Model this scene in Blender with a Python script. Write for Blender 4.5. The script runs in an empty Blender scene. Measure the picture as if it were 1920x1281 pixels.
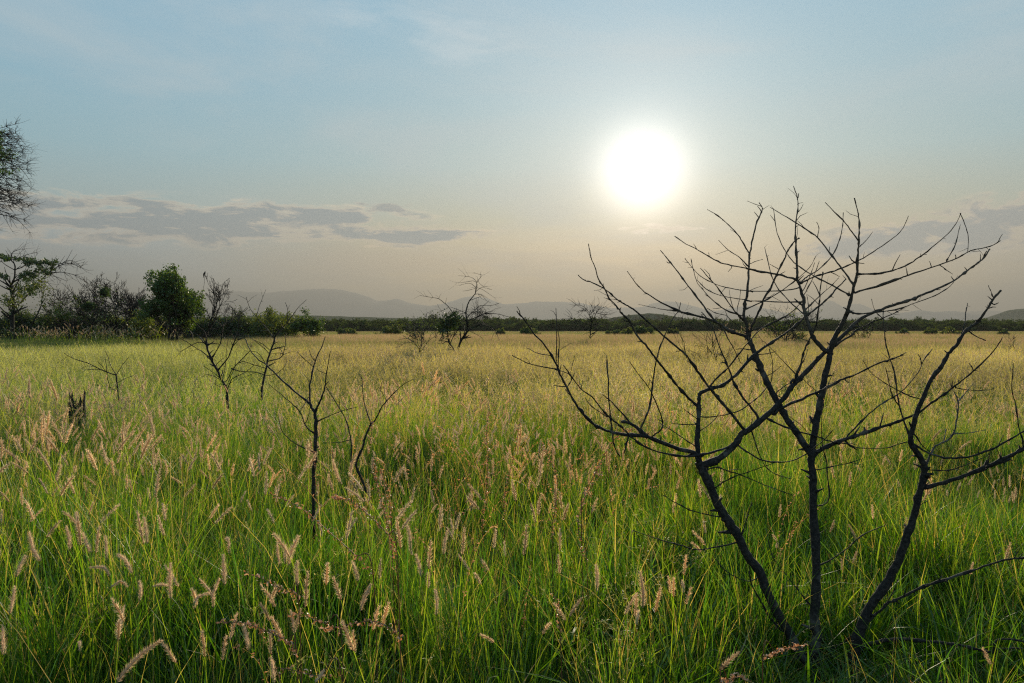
import bpy, math, random
import numpy as np
from mathutils import Vector, Matrix, noise as mnoise

R = math.radians
sc = bpy.context.scene
col = sc.collection
F = 1280.0                       # focal length in pixels of the 1920 px wide photograph
CAM_H = 1.8
HOR = 613.0                      # row of the horizon in the photograph
PITCH = math.atan((640.5 - HOR) / F)

# ------------------------------------------------------------------ camera
cd = bpy.data.cameras.new('camera')
cam = bpy.data.objects.new('camera', cd)
col.objects.link(cam)
cam.location = (0, 0, CAM_H)
cam.rotation_euler = (R(90) - PITCH, 0, 0)
cd.sensor_width = 36
cd.lens = 24
cd.clip_start = 0.05
cd.clip_end = 60000
sc.camera = cam
CP, SP = math.cos(PITCH), math.sin(PITCH)


def ray(px, py):
    x = (px - 960.0) / F
    u = (640.5 - py) / F
    return Vector((x, CP + u * SP, u * CP - SP))


def at(px, py, Y):
    d = ray(px, py)
    k = Y / d.y
    return Vector((d.x * k, Y, CAM_H + d.z * k))


# ------------------------------------------------------------------ light
sd = ray(1205, 328).normalized()             # direction towards the sun
SUN_EL = math.asin(sd.z)
SUN_AZ = math.atan2(sd.x, sd.y)
sl = bpy.data.lights.new('sun', 'SUN')
sl.energy = 5.0
sl.angle = R(0.9)
sl.color = (1.0, 0.86, 0.66)
so = bpy.data.objects.new('sun', sl)
col.objects.link(so)
so.rotation_euler = sd.to_track_quat('Z', 'Y').to_euler()
so.location = (20, 60, 40)

sc.view_settings.view_transform = 'Standard'
sc.view_settings.look = 'None'
EXPO = 1.15
sc.view_settings.exposure = EXPO
sc.view_settings.gamma = 1
cy = sc.cycles
sc.render.engine = 'CYCLES'
cy.max_bounces = 5
cy.diffuse_bounces = 2
cy.glossy_bounces = 1
cy.transmission_bounces = 3
cy.transparent_max_bounces = 4
cy.volume_bounces = 0
cy.use_denoising = False
cy.use_adaptive_sampling = False
cy.sample_clamp_indirect = 4.0
cy.caustics_reflective = False
cy.caustics_refractive = False
cy.filter_width = 1.2 if hasattr(cy, 'filter_width') else 1.5

# ---- world: physical sky, sun aureole, and clouds laid out by direction
w = bpy.data.worlds.new('World')
sc.world = w
w.use_nodes = True
nt = w.node_tree
nt.nodes.clear()


class NB:
    def __init__(s, nt):
        s.nt = nt

    def n(s, t, **kw):
        x = s.nt.nodes.new(t)
        for k, v in kw.items():
            setattr(x, k, v)
        return x

    def put(s, sock, v):
        if isinstance(v, bpy.types.NodeSocket):
            s.nt.links.new(v, sock)
        else:
            sock.default_value = v

    def m(s, op, a, b=0.0, c=None, clamp=False):
        x = s.n('ShaderNodeMath', operation=op, use_clamp=clamp)
        s.put(x.inputs[0], a)
        s.put(x.inputs[1], b)
        if c is not None:
            s.put(x.inputs[2], c)
        return x.outputs[0]

    def mix(s, f, a, b, mode='MIX'):
        x = s.n('ShaderNodeMix', data_type='RGBA', blend_type=mode)
        x.clamp_factor = True
        s.put(x.inputs[0], f)
        s.put(x.inputs[6], a)
        s.put(x.inputs[7], b)
        return x.outputs[2]

    def smooth(s, v, lo, hi):
        x = s.n('ShaderNodeMapRange', interpolation_type='SMOOTHSTEP')
        s.put(x.inputs[0], v)
        x.inputs[1].default_value = lo
        x.inputs[2].default_value = hi
        return x.outputs[0]

    def noise(s, vec, scale, detail=4, rough=0.5, dist=0.0):
        x = s.n('ShaderNodeTexNoise')
        s.put(x.inputs['Vector'], vec)
        x.inputs['Scale'].default_value = scale
        x.inputs['Detail'].default_value = detail
        x.inputs['Roughness'].default_value = rough
        x.inputs['Distortion'].default_value = dist
        return x.outputs['Fac']

    def xyz(s, a, b, c):
        x = s.n('ShaderNodeCombineXYZ')
        s.put(x.inputs[0], a)
        s.put(x.inputs[1], b)
        s.put(x.inputs[2], c)
        return x.outputs[0]


def rgb(r, g, b):
    return (r, g, b, 1.0)


B = NB(nt)
tc = B.n('ShaderNodeTexCoord')
sep = B.n('ShaderNodeSeparateXYZ')
nt.links.new(tc.outputs['Generated'], sep.inputs[0])
X, Yc, Z = sep.outputs
az = B.m('MULTIPLY', B.m('ARCTAN2', X, Yc), 57.29578)          # degrees, 0 ahead, + right
el = B.m('MULTIPLY', B.m('ARCSINE', Z), 57.29578)
sky = B.n('ShaderNodeTexSky', sky_type='NISHITA')
sky.sun_disc = False
sky.sun_elevation = SUN_EL
sky.sun_rotation = SUN_AZ
sky.altitude = 1000
sky.air_density = 1.0
sky.dust_density = 2.0
sky.ozone_density = 1.0
dot = B.n('ShaderNodeVectorMath', operation='DOT_PRODUCT')
nt.links.new(tc.outputs['Generated'], dot.inputs[0])
dot.inputs[1].default_value = sd
th = B.m('MULTIPLY', B.m('ARCCOSINE', B.m('MINIMUM', dot.outputs['Value'], 0.999999)), 57.29578)

# thin high veil that evens the physical sky out into the hazy evening sky
SKY_S = 0.075
skyc = B.n('ShaderNodeVectorMath', operation='SCALE')
nt.links.new(sky.outputs[0], skyc.inputs[0])
skyc.inputs[3].default_value = SKY_S
elp = B.m('DIVIDE', el, 45.0, clamp=True)


def sky_ramp(stops):
    rp = B.n('ShaderNodeValToRGB')
    cr = rp.color_ramp
    while len(cr.elements) < len(stops):
        cr.elements.new(0.5)
    for e, (p, c) in zip(cr.elements, stops):
        e.position = p / 45.0
        e.color = rgb(*[x * y for x, y in zip(c, (1.03, 1.25, 1.31))])
    B.put(rp.inputs[0], elp)
    return rp.outputs[0]


warm = sky_ramp([(0, (.74, .40, .14)), (2.5, (.80, .43, .15)), (5.4, (.70, .42, .20)), (9, (.46, .41, .30)), (13, (.38, .455, .45)), (18, (.31, .43, .485)), (27, (.25, .40, .51)), (45, (.18, .34, .48))])
cold = sky_ramp([(0, (.21, .26, .30)), (3, (.23, .28, .32)), (6, (.28, .33, .36)), (9, (.38, .44, .43)), (13, (.30, .44, .49)), (18, (.265, .42, .51)), (27, (.225, .385, .51)), (45, (.17, .33, .48))])
# cooler away from the sun's bearing
dazn = B.m('ABSOLUTE', B.m('SUBTRACT', az, math.degrees(SUN_AZ)))
veil = B.mix(B.smooth(dazn, 13.0, 45.0), warm, cold)
base = B.mix(0.86, skyc.outputs[0], veil)

# broad soft cirrostratus bands
pv = B.xyz(B.m('MULTIPLY', az, 0.035), B.m('MULTIPLY', el, 0.13), 0.0)
band = B.noise(pv, 1.0, 5, 0.55, 0.4)
base = B.mix(B.m('MULTIPLY', B.smooth(band, 0.42, 0.70), 0.50), base, rgb(0.53, 0.60, 0.63))
pv2 = B.xyz(B.m('MULTIPLY', az, 0.05), B.m('MULTIPLY', el, 0.22), 4.0)
band2 = B.noise(pv2, 1.3, 5, 0.6, 0.3)
lowm = B.m('SUBTRACT', 1.0, B.smooth(el, 3.0, 11.0))
base = B.mix(B.m('MULTIPLY', B.m('MULTIPLY', B.smooth(band2, 0.45, 0.65), lowm), 0.35), base, rgb(0.44, 0.42, 0.40))


def ell(caz, cel, raz, rel):
    a = B.m('DIVIDE', B.m('SUBTRACT', az, caz), raz)
    b = B.m('DIVIDE', B.m('SUBTRACT', el, cel), rel)
    r = B.m('SQRT', B.m('ADD', B.m('MULTIPLY', a, a), B.m('MULTIPLY', b, b)))
    return B.m('SUBTRACT', 1.0, r)


def cloud(base, ells, sx, sy, seed, thr, soft, amt, dark, lit, k=0.8):
    msk = None
    for e in ells:
        v = ell(*e)
        msk = v if msk is None else B.m('MAXIMUM', msk, v)
    msk = B.m('MAXIMUM', msk, -1.0)
    def dens(off):
        p = B.xyz(B.m('MULTIPLY', az, sx), B.m('MULTIPLY', B.m('ADD', el, off), sy), seed)
        return B.noise(p, 1.0, 9, 0.62, 0.35)
    d0 = dens(0.0)
    d1 = dens(0.4)
    dd = B.m('ADD', B.m('MULTIPLY', msk, k), B.m('MULTIPLY', B.m('SUBTRACT', d0, 0.5), 4.2))
    a = B.m('MULTIPLY', B.smooth(dd, thr, thr + soft), B.smooth(msk, -0.45, 0.15))
    rim = B.smooth(B.m('ADD', B.m('SUBTRACT', d0, d1), B.m('MULTIPLY', B.m('SUBTRACT', 0.55, a), 0.3)), 0.0, 0.16)
    thin = B.m('SUBTRACT', 1.0, B.smooth(dd, thr + 0.15, thr + 0.75))
    rim = B.m('MAXIMUM', rim, B.m('MULTIPLY', thin, 0.75))
    cc = B.mix(rim, dark, lit)
    return B.mix(B.m('MULTIPLY', a, amt), base, cc)


base = cloud(base, [(-24, 7.9, 13, 1.6), (-11, 7.6, 9, 0.95), (-33, 7.2, 9, 1.2), (-17, 8.8, 9, 0.9)], 0.20, 0.85, 1.3,
             -0.22, 0.6, 0.88, rgb(0.265, 0.335, 0.38), rgb(1.05, 0.82, 0.58))
base = cloud(base, [(-10.5, 9.7, 2.6, 0.5)], 0.5, 1.6, 8.1, 0.0, 0.5, 0.8, rgb(0.28, 0.33, 0.36), rgb(0.6, 0.56, 0.48))
base = cloud(base, [(33, 6.6, 8, 1.3), (37.5, 7.4, 5, 1.6), (29, 5.9, 6, 0.8)], 0.35, 0.8, 5.7,
             -0.3, 0.5, 0.9, rgb(0.31, 0.36, 0.39), rgb(0.86, 0.70, 0.53))
base = cloud(base, [(12.3, 8.0, 3.2, 0.42)], 0.6, 2.6, 3.3, 0.1, 0.5, 0.8, rgb(0.95, 0.80, 0.60), rgb(1.3, 1.1, 0.86))
base = cloud(base, [(-6, 23, 9, 2.0)], 0.08, 0.35, 2.3, -0.1, 1.2, 0.4, rgb(0.62, 0.70, 0.74), rgb(0.74, 0.78, 0.79))
# sun disc seen through the haze and its aureole
g1 = B.m('MULTIPLY', B.m('POWER', 2.71828, B.m('MULTIPLY', B.m('POWER', B.m('DIVIDE', th, 3.05), 2.0), -1.0)), 1.15)
g2 = B.m('MULTIPLY', B.m('POWER', 2.71828, B.m('DIVIDE', th, -5.0)), 0.56)
g3 = B.m('MULTIPLY', B.m('POWER', 2.71828, B.m('DIVIDE', th, -12.0)), 0.07)


def scaled(c, f):
    x = B.n('ShaderNodeVectorMath', operation='SCALE')
    x.inputs[0].default_value = c
    B.put(x.inputs[3], f)
    return x.outputs[0]


def vadd(a, b):
    x = B.n('ShaderNodeVectorMath', operation='ADD')
    B.put(x.inputs[0], a)
    B.put(x.inputs[1], b)
    return x.outputs[0]


tot = vadd(vadd(vadd(base, scaled((1.0, 0.93, 0.86), g1)), scaled((1.0, 0.88, 0.80), g2)), scaled((1.0, 0.80, 0.58), g3))
bg = B.n('ShaderNodeBackground')
nt.links.new(tot, bg.inputs[0])
bg.inputs[1].default_value = 1.12 * 0.5 ** EXPO
wo = B.n('ShaderNodeOutputWorld')
nt.links.new(bg.outputs[0], wo.inputs[0])

# ------------------------------------------------------------------ helpers
def tag(o, label=None, cat=None, group=None, kind=None):
    if label:
        o['label'] = label
    if cat:
        o['category'] = cat
    if group:
        o['group'] = group
    if kind:
        o['kind'] = kind
    return o


def empty(name, loc=(0, 0, 0), **kw):
    o = bpy.data.objects.new(name, None)
    col.objects.link(o)
    o.location = loc
    o.empty_display_size = 0.2
    return tag(o, **kw)


class MB:
    def __init__(s):
        s.v = []
        s.f = []
        s.c = []
        s.n = 0

    def add(s, v, f, c=None):
        v = np.asarray(v, dtype=np.float32).reshape(-1, 3)
        s.v.append(v)
        s.f.extend([tuple(int(i) + s.n for i in q) for q in f])
        s.c.append(np.tile(np.array((1, 1, 1) if c is None else c, np.float32), (len(v), 1)) if c is None or np.ndim(c) == 1 else np.asarray(c, np.float32))
        s.n += len(v)

    def mesh(s, name, mat, smooth=True, origin=(0, 0, 0)):
        me = bpy.data.meshes.new(name)
        v = np.concatenate(s.v) - np.array(origin, np.float32)
        me.from_pydata(v.tolist(), [], s.f)
        c = np.concatenate(s.c)
        a = me.color_attributes.new('bc', 'FLOAT_COLOR', 'POINT')
        a.data.foreach_set('color', np.concatenate([c, np.ones((len(c), 1), np.float32)], 1).ravel())
        if smooth:
            me.polygons.foreach_set('use_smooth', [True] * len(me.polygons))
        if mat:
            me.materials.append(mat)
        return me

    def build(s, name, mat, parent=None, smooth=True, origin=None):
        if origin is None:
            origin = parent.matrix_world.translation if parent is not None else (0, 0, 0)
            if parent is not None:
                origin = wloc(parent)
        o = bpy.data.objects.new(name, s.mesh(name, mat, smooth, origin))
        col.objects.link(o)
        if parent is not None:
            o.parent = parent
        else:
            o.location = origin
        return o


def wloc(o):
    p = Vector((0, 0, 0))
    while o is not None:
        p += o.location
        o = o.parent
    return p


def crom(P, k):
    """Catmull-Rom through the rows of P, k steps per span"""
    P = np.asarray(P, float)
    if len(P) < 3 or k < 2:
        if len(P) < 3 and k > 1:
            t = np.linspace(0, 1, k + 1)[:, None]
            return P[0] * (1 - t) + P[-1] * t
        return P
    Q = np.vstack([2 * P[0] - P[1], P, 2 * P[-1] - P[-2]])
    out = []
    for i in range(1, len(Q) - 2):
        a, b, c, d = Q[i - 1], Q[i], Q[i + 1], Q[i + 2]
        for j in range(k):
            t = j / k
            out.append(0.5 * ((2 * b) + (-a + c) * t + (2 * a - 5 * b + 4 * c - d) * t * t + (-a + 3 * b - 3 * c + d) * t ** 3))
    out.append(P[-1])
    return np.array(out)


def tube(mb, P, rad, sides=6, color=None, cap=True):
    P = np.asarray(P, float)
    n = len(P)
    if n < 2:
        return
    rad = np.broadcast_to(np.asarray(rad, float), (n,))
    T = np.gradient(P, axis=0)
    T /= (np.linalg.norm(T, axis=1)[:, None] + 1e-9)
    u = np.cross(T[0], (0.31, 0.2, 0.93))
    if np.linalg.norm(u) < 1e-3:
        u = np.cross(T[0], (1, 0, 0))
    u /= np.linalg.norm(u)
    U = []
    for t in T:
        u = u - t * np.dot(u, t)
        u /= (np.linalg.norm(u) + 1e-9)
        U.append(u)
    U = np.array(U)
    V = np.cross(T, U)
    an = np.linspace(0, 2 * np.pi, sides, endpoint=False)
    ring = P[:, None] + rad[:, None, None] * (np.cos(an)[None, :, None] * U[:, None] + np.sin(an)[None, :, None] * V[:, None])
    v = ring.reshape(-1, 3)
    f = []
    for i in range(n - 1):
        a = i * sides
        for j in range(sides):
            k = (j + 1) % sides
            f.append((a + j, a + k, a + sides + k, a + sides + j))
    if cap:
        f.append(tuple(range(sides - 1, -1, -1)))
        f.append(tuple((n - 1) * sides + j for j in range(sides)))
    mb.add(v, f, color)


def quads(mb, C, size, rng, color=None, flat=0.0, aspect=0.5):
    """leaf-shaped faces (pointed diamonds) at the rows of C"""
    n = len(C)
    if n == 0:
        return
    a = rng.normal(size=(n, 3))
    a[:, 2] *= (1 - flat)
    a /= np.linalg.norm(a, axis=1)[:, None]
    b = np.cross(a, rng.normal(size=(n, 3)))
    b /= np.linalg.norm(b, axis=1)[:, None]
    s = (size * rng.uniform(0.6, 1.3, n))[:, None]
    v = np.stack([C - a * s, C + b * s * aspect, C + a * s, C - b * s * aspect], 1).reshape(-1, 3)
    i = np.arange(n) * 4
    f = np.stack([i, i + 1, i + 2, i + 3], 1)
    if color is not None and np.ndim(color) == 2:
        color = np.repeat(color, 4, axis=0)
    mb.add(v, f, color)


# ------------------------------------------------------------------ materials
def newmat(name):
    m = bpy.data.materials.new(name)
    m.use_nodes = True
    m.node_tree.nodes.clear()
    b = NB(m.node_tree)
    out = b.n('ShaderNodeOutputMaterial')
    return m, b, out


def bark_mat(name, c1, c2, scale=30, rough=0.9):
    m, b, out = newmat(name)
    p = b.n('ShaderNodeBsdfPrincipled')
    t = b.n('ShaderNodeTexCoord')
    mp = b.n('ShaderNodeMapping')
    m.node_tree.links.new(t.outputs['Object'], mp.inputs[0])
    mp.inputs['Scale'].default_value = (1, 1, 0.35)
    n1 = b.noise(mp.outputs[0], scale, 6, 0.65)
    b.put(p.inputs['Base Color'], b.mix(b.smooth(n1, 0.35, 0.7), rgb(*c1), rgb(*c2)))
    p.inputs['Roughness'].default_value = rough
    p.inputs['Specular IOR Level'].default_value = 0.25
    bu = b.n('ShaderNodeBump')
    bu.inputs['Strength'].default_value = 0.8
    bu.inputs['Distance'].default_value = 0.006
    b.put(bu.inputs['Height'], n1)
    m.node_tree.links.new(bu.outputs[0], p.inputs['Normal'])
    m.node_tree.links.new(p.outputs[0], out.inputs[0])
    return m


def leaf_mat(name, trans=0.5, gloss=0.06, inst=False, tmul=(1.5, 1.35, 0.35), rough=0.45):
    """thin leaf: reflects, and lets light through; colour comes from the blade's own colour attribute"""
    m, b, out = newmat(name)
    L = m.node_tree.links
    at_ = b.n('ShaderNodeAttribute', attribute_name='bc', attribute_type='GEOMETRY')
    c = at_.outputs['Color']
    if inst:
        ti = b.n('ShaderNodeAttribute', attribute_name='tint', attribute_type='INSTANCER')
        c = b.mix(1.0, c, ti.outputs['Color'], 'MULTIPLY')
    d = b.n('ShaderNodeBsdfDiffuse')
    b.put(d.inputs[0], c)
    tr = b.n('ShaderNodeBsdfTranslucent')
    b.put(tr.inputs[0], b.mix(1.0, c, rgb(*tmul), 'MULTIPLY'))
    mx = b.n('ShaderNodeMixShader')
    mx.inputs[0].default_value = trans
    L.new(d.outputs[0], mx.inputs[1])
    L.new(tr.outputs[0], mx.inputs[2])
    if gloss > 0:
        g = b.n('ShaderNodeBsdfGlossy')
        g.inputs['Roughness'].default_value = rough
        g.inputs[0].default_value = rgb(0.9, 0.9, 0.85)
        m2 = b.n('ShaderNodeMixShader')
        m2.inputs[0].default_value = gloss
        L.new(mx.outputs[0], m2.inputs[1])
        L.new(g.outputs[0], m2.inputs[2])
        L.new(m2.outputs[0], out.inputs[0])
    else:
        L.new(mx.outputs[0], out.inputs[0])
    return m


def burnt_mat():
    m, b, out = newmat('charred_bark')
    L = m.node_tree.links
    p = b.n('ShaderNodeBsdfPrincipled')
    g = b.n('ShaderNodeNewGeometry')
    sp = b.n('ShaderNodeSeparateXYZ')
    L.new(g.outputs['Position'], sp.inputs[0])
    n1 = b.noise(g.outputs['Position'], 60, 6, 0.7)
    n2 = b.noise(g.outputs['Position'], 7, 4, 0.6)
    n3 = b.noise(g.outputs['Position'], 200, 3, 0.6)
    char = b.mix(b.smooth(n1, 0.4, 0.7), rgb(0.012, 0.010, 0.009), rgb(0.055, 0.043, 0.036))
    alive = b.mix(b.smooth(n1, 0.35, 0.65), rgb(0.05, 0.034, 0.024), rgb(0.15, 0.105, 0.075))
    k = b.smooth(b.m('ADD', sp.outputs[2], b.m('MULTIPLY', b.m('SUBTRACT', n2, 0.5), 1.6)), 1.35, 2.35)
    c = b.mix(k, char, alive)
    c = b.mix(b.m('MULTIPLY', b.smooth(n2, 0.58, 0.66), 0.5), c, rgb(0.16, 0.14, 0.12))
    b.put(p.inputs['Base Color'], c)
    p.inputs['Roughness'].default_value = 0.85
    p.inputs['Specular IOR Level'].default_value = 0.3
    bu = b.n('ShaderNodeBump')
    bu.inputs['Strength'].default_value = 1.0
    bu.inputs['Distance'].default_value = 0.006
    b.put(bu.inputs['Height'], b.m('ADD', n1, b.m('MULTIPLY', n3, 0.4)))
    L.new(bu.outputs[0], p.inputs['Normal'])
    L.new(p.outputs[0], out.inputs[0])
    return m


M_bark = burnt_mat()
M_pale = bark_mat('weathered_wood', (0.07, 0.06, 0.055), (0.19, 0.17, 0.155), 50)
M_treebark = bark_mat('tree_bark', (0.014, 0.011, 0.009), (0.045, 0.036, 0.028), 8)
M_twig = bark_mat('dry_twig', (0.045, 0.036, 0.030), (0.10, 0.08, 0.065), 6)
M_leaf = leaf_mat('tree_leaf', 0.45, 0.04)
M_grass = leaf_mat('grass_blade', 0.66, 0.045, True)
M_seed = leaf_mat('grass_seed', 0.6, 0.03, True, (1.15, 1.0, 0.85))
M_seed1 = leaf_mat('foxtail_seed', 0.62, 0.03, False, (1.15, 1.0, 0.85))
M_pod = leaf_mat('dry_pod', 0.35, 0.07, False, (1.2, 0.95, 0.6), 0.4)
M_fur = bark_mat('bird_plumage', (0.02, 0.018, 0.016), (0.05, 0.04, 0.03), 60)

# ------------------------------------------------------------------ ground
def ground():
    m, b, out = newmat('savanna_ground')
    p = b.n('ShaderNodeBsdfPrincipled')
    t = b.n('ShaderNodeNewGeometry')
    pos = t.outputs['Position']
    n1 = b.noise(pos, 0.035, 6, 0.6)
    n2 = b.noise(pos, 3.0, 6, 0.7)
    c = b.mix(b.smooth(n1, 0.35, 0.65), rgb(0.11, 0.105, 0.04), rgb(0.20, 0.155, 0.085))
    c = b.mix(b.smooth(n2, 0.35, 0.7), c, rgb(0.05, 0.04, 0.022))
    b.put(p.inputs['Base Color'], c)
    p.inputs['Roughness'].default_value = 1.0
    p.inputs['Specular IOR Level'].default_value = 0.1
    m.node_tree.links.new(p.outputs[0], out.inputs[0])
    xs = np.concatenate([np.linspace(-16000, -60, 14), np.linspace(-50, 50, 60), np.linspace(60, 16000, 14)])
    ys = np.concatenate([np.linspace(-2000, -20, 5), np.linspace(-10, 60, 60), np.linspace(75, 20000, 20)])
    g = np.array([[x, y, (0.05 * mnoise.noise(Vector((x * .4, y * .4, 0))) if abs(x) < 50 and -10 < y < 60 else 0)] for y in ys for x in xs])
    nx = len(xs)
    f = [(j * nx + i, j * nx + i + 1, (j + 1) * nx + i + 1, (j + 1) * nx + i) for j in range(len(ys) - 1) for i in range(nx - 1)]
    mb = MB()
    mb.add(g, f)
    o = mb.build('ground', m)
    tag(o, kind='structure')


ground()

# ------------------------------------------------------------------ hills and mountains
def terrain_mat(name, c1, c2, scale):
    m, b, out = newmat(name)
    p = b.n('ShaderNodeBsdfPrincipled')
    t = b.n('ShaderNodeNewGeometry')
    n1 = b.noise(t.outputs['Position'], scale, 6, 0.6)
    b.put(p.inputs['Base Color'], b.mix(b.smooth(n1, 0.35, 0.65), rgb(*c1), rgb(*c2)))
    p.inputs['Roughness'].default_value = 1.0
    p.inputs['Specular IOR Level'].default_value = 0.0
    m.node_tree.links.new(p.outputs[0], out.inputs[0])
    return m


M_mount = terrain_mat('mountain_rock', (0.15, 0.16, 0.16), (0.24, 0.235, 0.22), 0.003)
M_hill = terrain_mat('wooded_slope', (0.035, 0.05, 0.022), (0.07, 0.075, 0.035), 0.05)


def ridge(name, prof, Y, depth, mat, seed, rough=0.12, step=8):
    """prof: (px, py) crest points of the photograph; the crest stands at distance Y and falls away on both sides"""
    xs = np.arange(prof[0][0], prof[-1][0] + 1, step)
    py = np.interp(xs, [p[0] for p in prof], [p[1] for p in prof])
    H = (HOR - py) / F * Y + CAM_H
    Xw = (xs - 960) / F * Y
    rows = []
    K = 13
    for k in range(K):
        s = -1 + 2 * k / (K - 1)
        row = []
        for i in range(len(xs)):
            q = Vector((Xw[i] * 0.0012 * (7000 / Y), s * 1.7 + seed, seed))
            fall = (1 - abs(s)) ** 0.9
            n_ = mnoise.fractal(q * 2.2, 0.9, 2.0, 5)
            z = H[i] * (fall + (rough * n_ * 2.0 * (1 - fall) * (fall > 0)) * min(1, 3 * fall))
            if k == K // 2:
                z = H[i] * (1 + 0.03 * mnoise.noise(q * 9))
            row.append((Xw[i] * (1 + s * depth / Y * 0.3), Y + s * depth, max(-1.0, z) if 0 < k < K - 1 else -1.0))
        rows.append(row)
    n = len(xs)
    v = [p for r in rows for p in r]
    f = [(j * n + i, j * n + i + 1, (j + 1) * n + i + 1, (j + 1) * n + i) for j in range(K - 1) for i in range(n - 1)]
    mb = MB()
    mb.add(v, f)
    o = mb.build(name, mat)
    tag(o, kind='structure')
    return o


ridge('mountains', [(-500, 590), (-200, 566), (0, 575), (200, 562), (330, 566), (400, 552), (440, 546), (500, 549), (560, 544), (600, 541), (640, 544),
                    (680, 552), (712, 566), (745, 560), (775, 570), (810, 574), (845, 566), (862, 560), (880, 556), (905, 557), (925, 564), (945, 571),
                    (985, 568), (1005, 565), (1050, 566), (1080, 567), (1110, 573), (1150, 578), (1200, 576), (1225, 569), (1250, 565), (1275, 567), (1310, 577), (1340, 583),
                    (1385, 576), (1410, 572), (1435, 579), (1480, 588), (1515, 582), (1535, 572), (1557, 563), (1580, 575), (1597, 571), (1612, 569),
                    (1630, 579), (1660, 586), (1700, 586), (1760, 590), (1820, 584), (1850, 582), (1900, 586), (2000, 580), (2200, 570), (2500, 590)],
      10500, 1600, M_mount, 3.1)
ridge('foothills', [(-500, 600), (0, 596), (300, 590), (420, 586), (500, 592), (640, 597), (820, 599), (1060, 598), (1300, 600), (1500, 597), (1640, 592),
                    (1700, 586), (1724, 581), (1750, 585), (1790, 583), (1830, 590), (1870, 595), (2000, 596), (2300, 600)], 7200, 900, M_mount, 9.4, step=6)
ridge('far_rise', [(-600, 602), (0, 598), (300, 597), (420, 594), (500, 591), (600, 592), (700, 595), (800, 598), (900, 601), (1000, 604)],
      1500, 250, M_hill, 5.5, step=6)
ridge('wooded_hill', [(1080, 606), (1110, 602), (1150, 596), (1180, 590.5), (1215, 588), (1235, 588.5), (1260, 593), (1290, 598), (1330, 602), (1380, 606)],
      900, 60, M_hill, 1.5, step=3)
ridge('blue_hill', [(1770, 607), (1810, 603), (1844, 599), (1864, 591), (1884, 584), (1905, 580), (1950, 577), (2030, 580), (2150, 590), (2300, 604)],
      2100, 260, M_hill, 2.5, step=4)

# ------------------------------------------------------------------ instanced stuff (grass, woodland) as one object each
def gn_group():
    if 'scatter' in bpy.data.node_groups:
        return bpy.data.node_groups['scatter']
    g = bpy.data.node_groups.new('scatter', 'GeometryNodeTree')
    g.interface.new_socket('Geometry', in_out='INPUT', socket_type='NodeSocketGeometry')
    g.interface.new_socket('Geometry', in_out='OUTPUT', socket_type='NodeSocketGeometry')
    N, L = g.nodes, g.links
    gi = N.new('NodeGroupInput')
    go = N.new('NodeGroupOutput')

    def attr(name, typ):
        a = N.new('GeometryNodeInputNamedAttribute')
        a.data_type = typ
        a.inputs[0].default_value = name
        return a.outputs[0]
    lib = attr('lib', 'INT')
    cmp_ = N.new('FunctionNodeCompare')
    cmp_.data_type = 'INT'
    cmp_.operation = 'GREATER_EQUAL'
    L.new(lib, [i for i in cmp_.inputs if i.type == 'INT'][0])
    [i for i in cmp_.inputs if i.type == 'INT'][1].default_value = 0
    sp = N.new('GeometryNodeSeparateGeometry')
    sp.domain = 'POINT'
    L.new(gi.outputs[0], sp.inputs['Geometry'])
    L.new(cmp_.outputs[0], sp.inputs['Selection'])
    si = N.new('GeometryNodeSplitToInstances')
    si.domain = 'POINT'
    L.new(sp.outputs['Selection'], si.inputs['Geometry'])
    L.new(lib, si.inputs['Group ID'])
    ip = N.new('GeometryNodeInstanceOnPoints')
    L.new(sp.outputs['Inverted'], ip.inputs['Points'])
    L.new(si.outputs[0], ip.inputs['Instance'])
    ip.inputs['Pick Instance'].default_value = True
    L.new(attr('pick', 'INT'), ip.inputs['Instance Index'])
    L.new(attr('rot', 'FLOAT_VECTOR'), ip.inputs['Rotation'])
    L.new(attr('scl', 'FLOAT_VECTOR'), ip.inputs['Scale'])
    L.new(ip.outputs[0], go.inputs[0])
    return g


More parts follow.
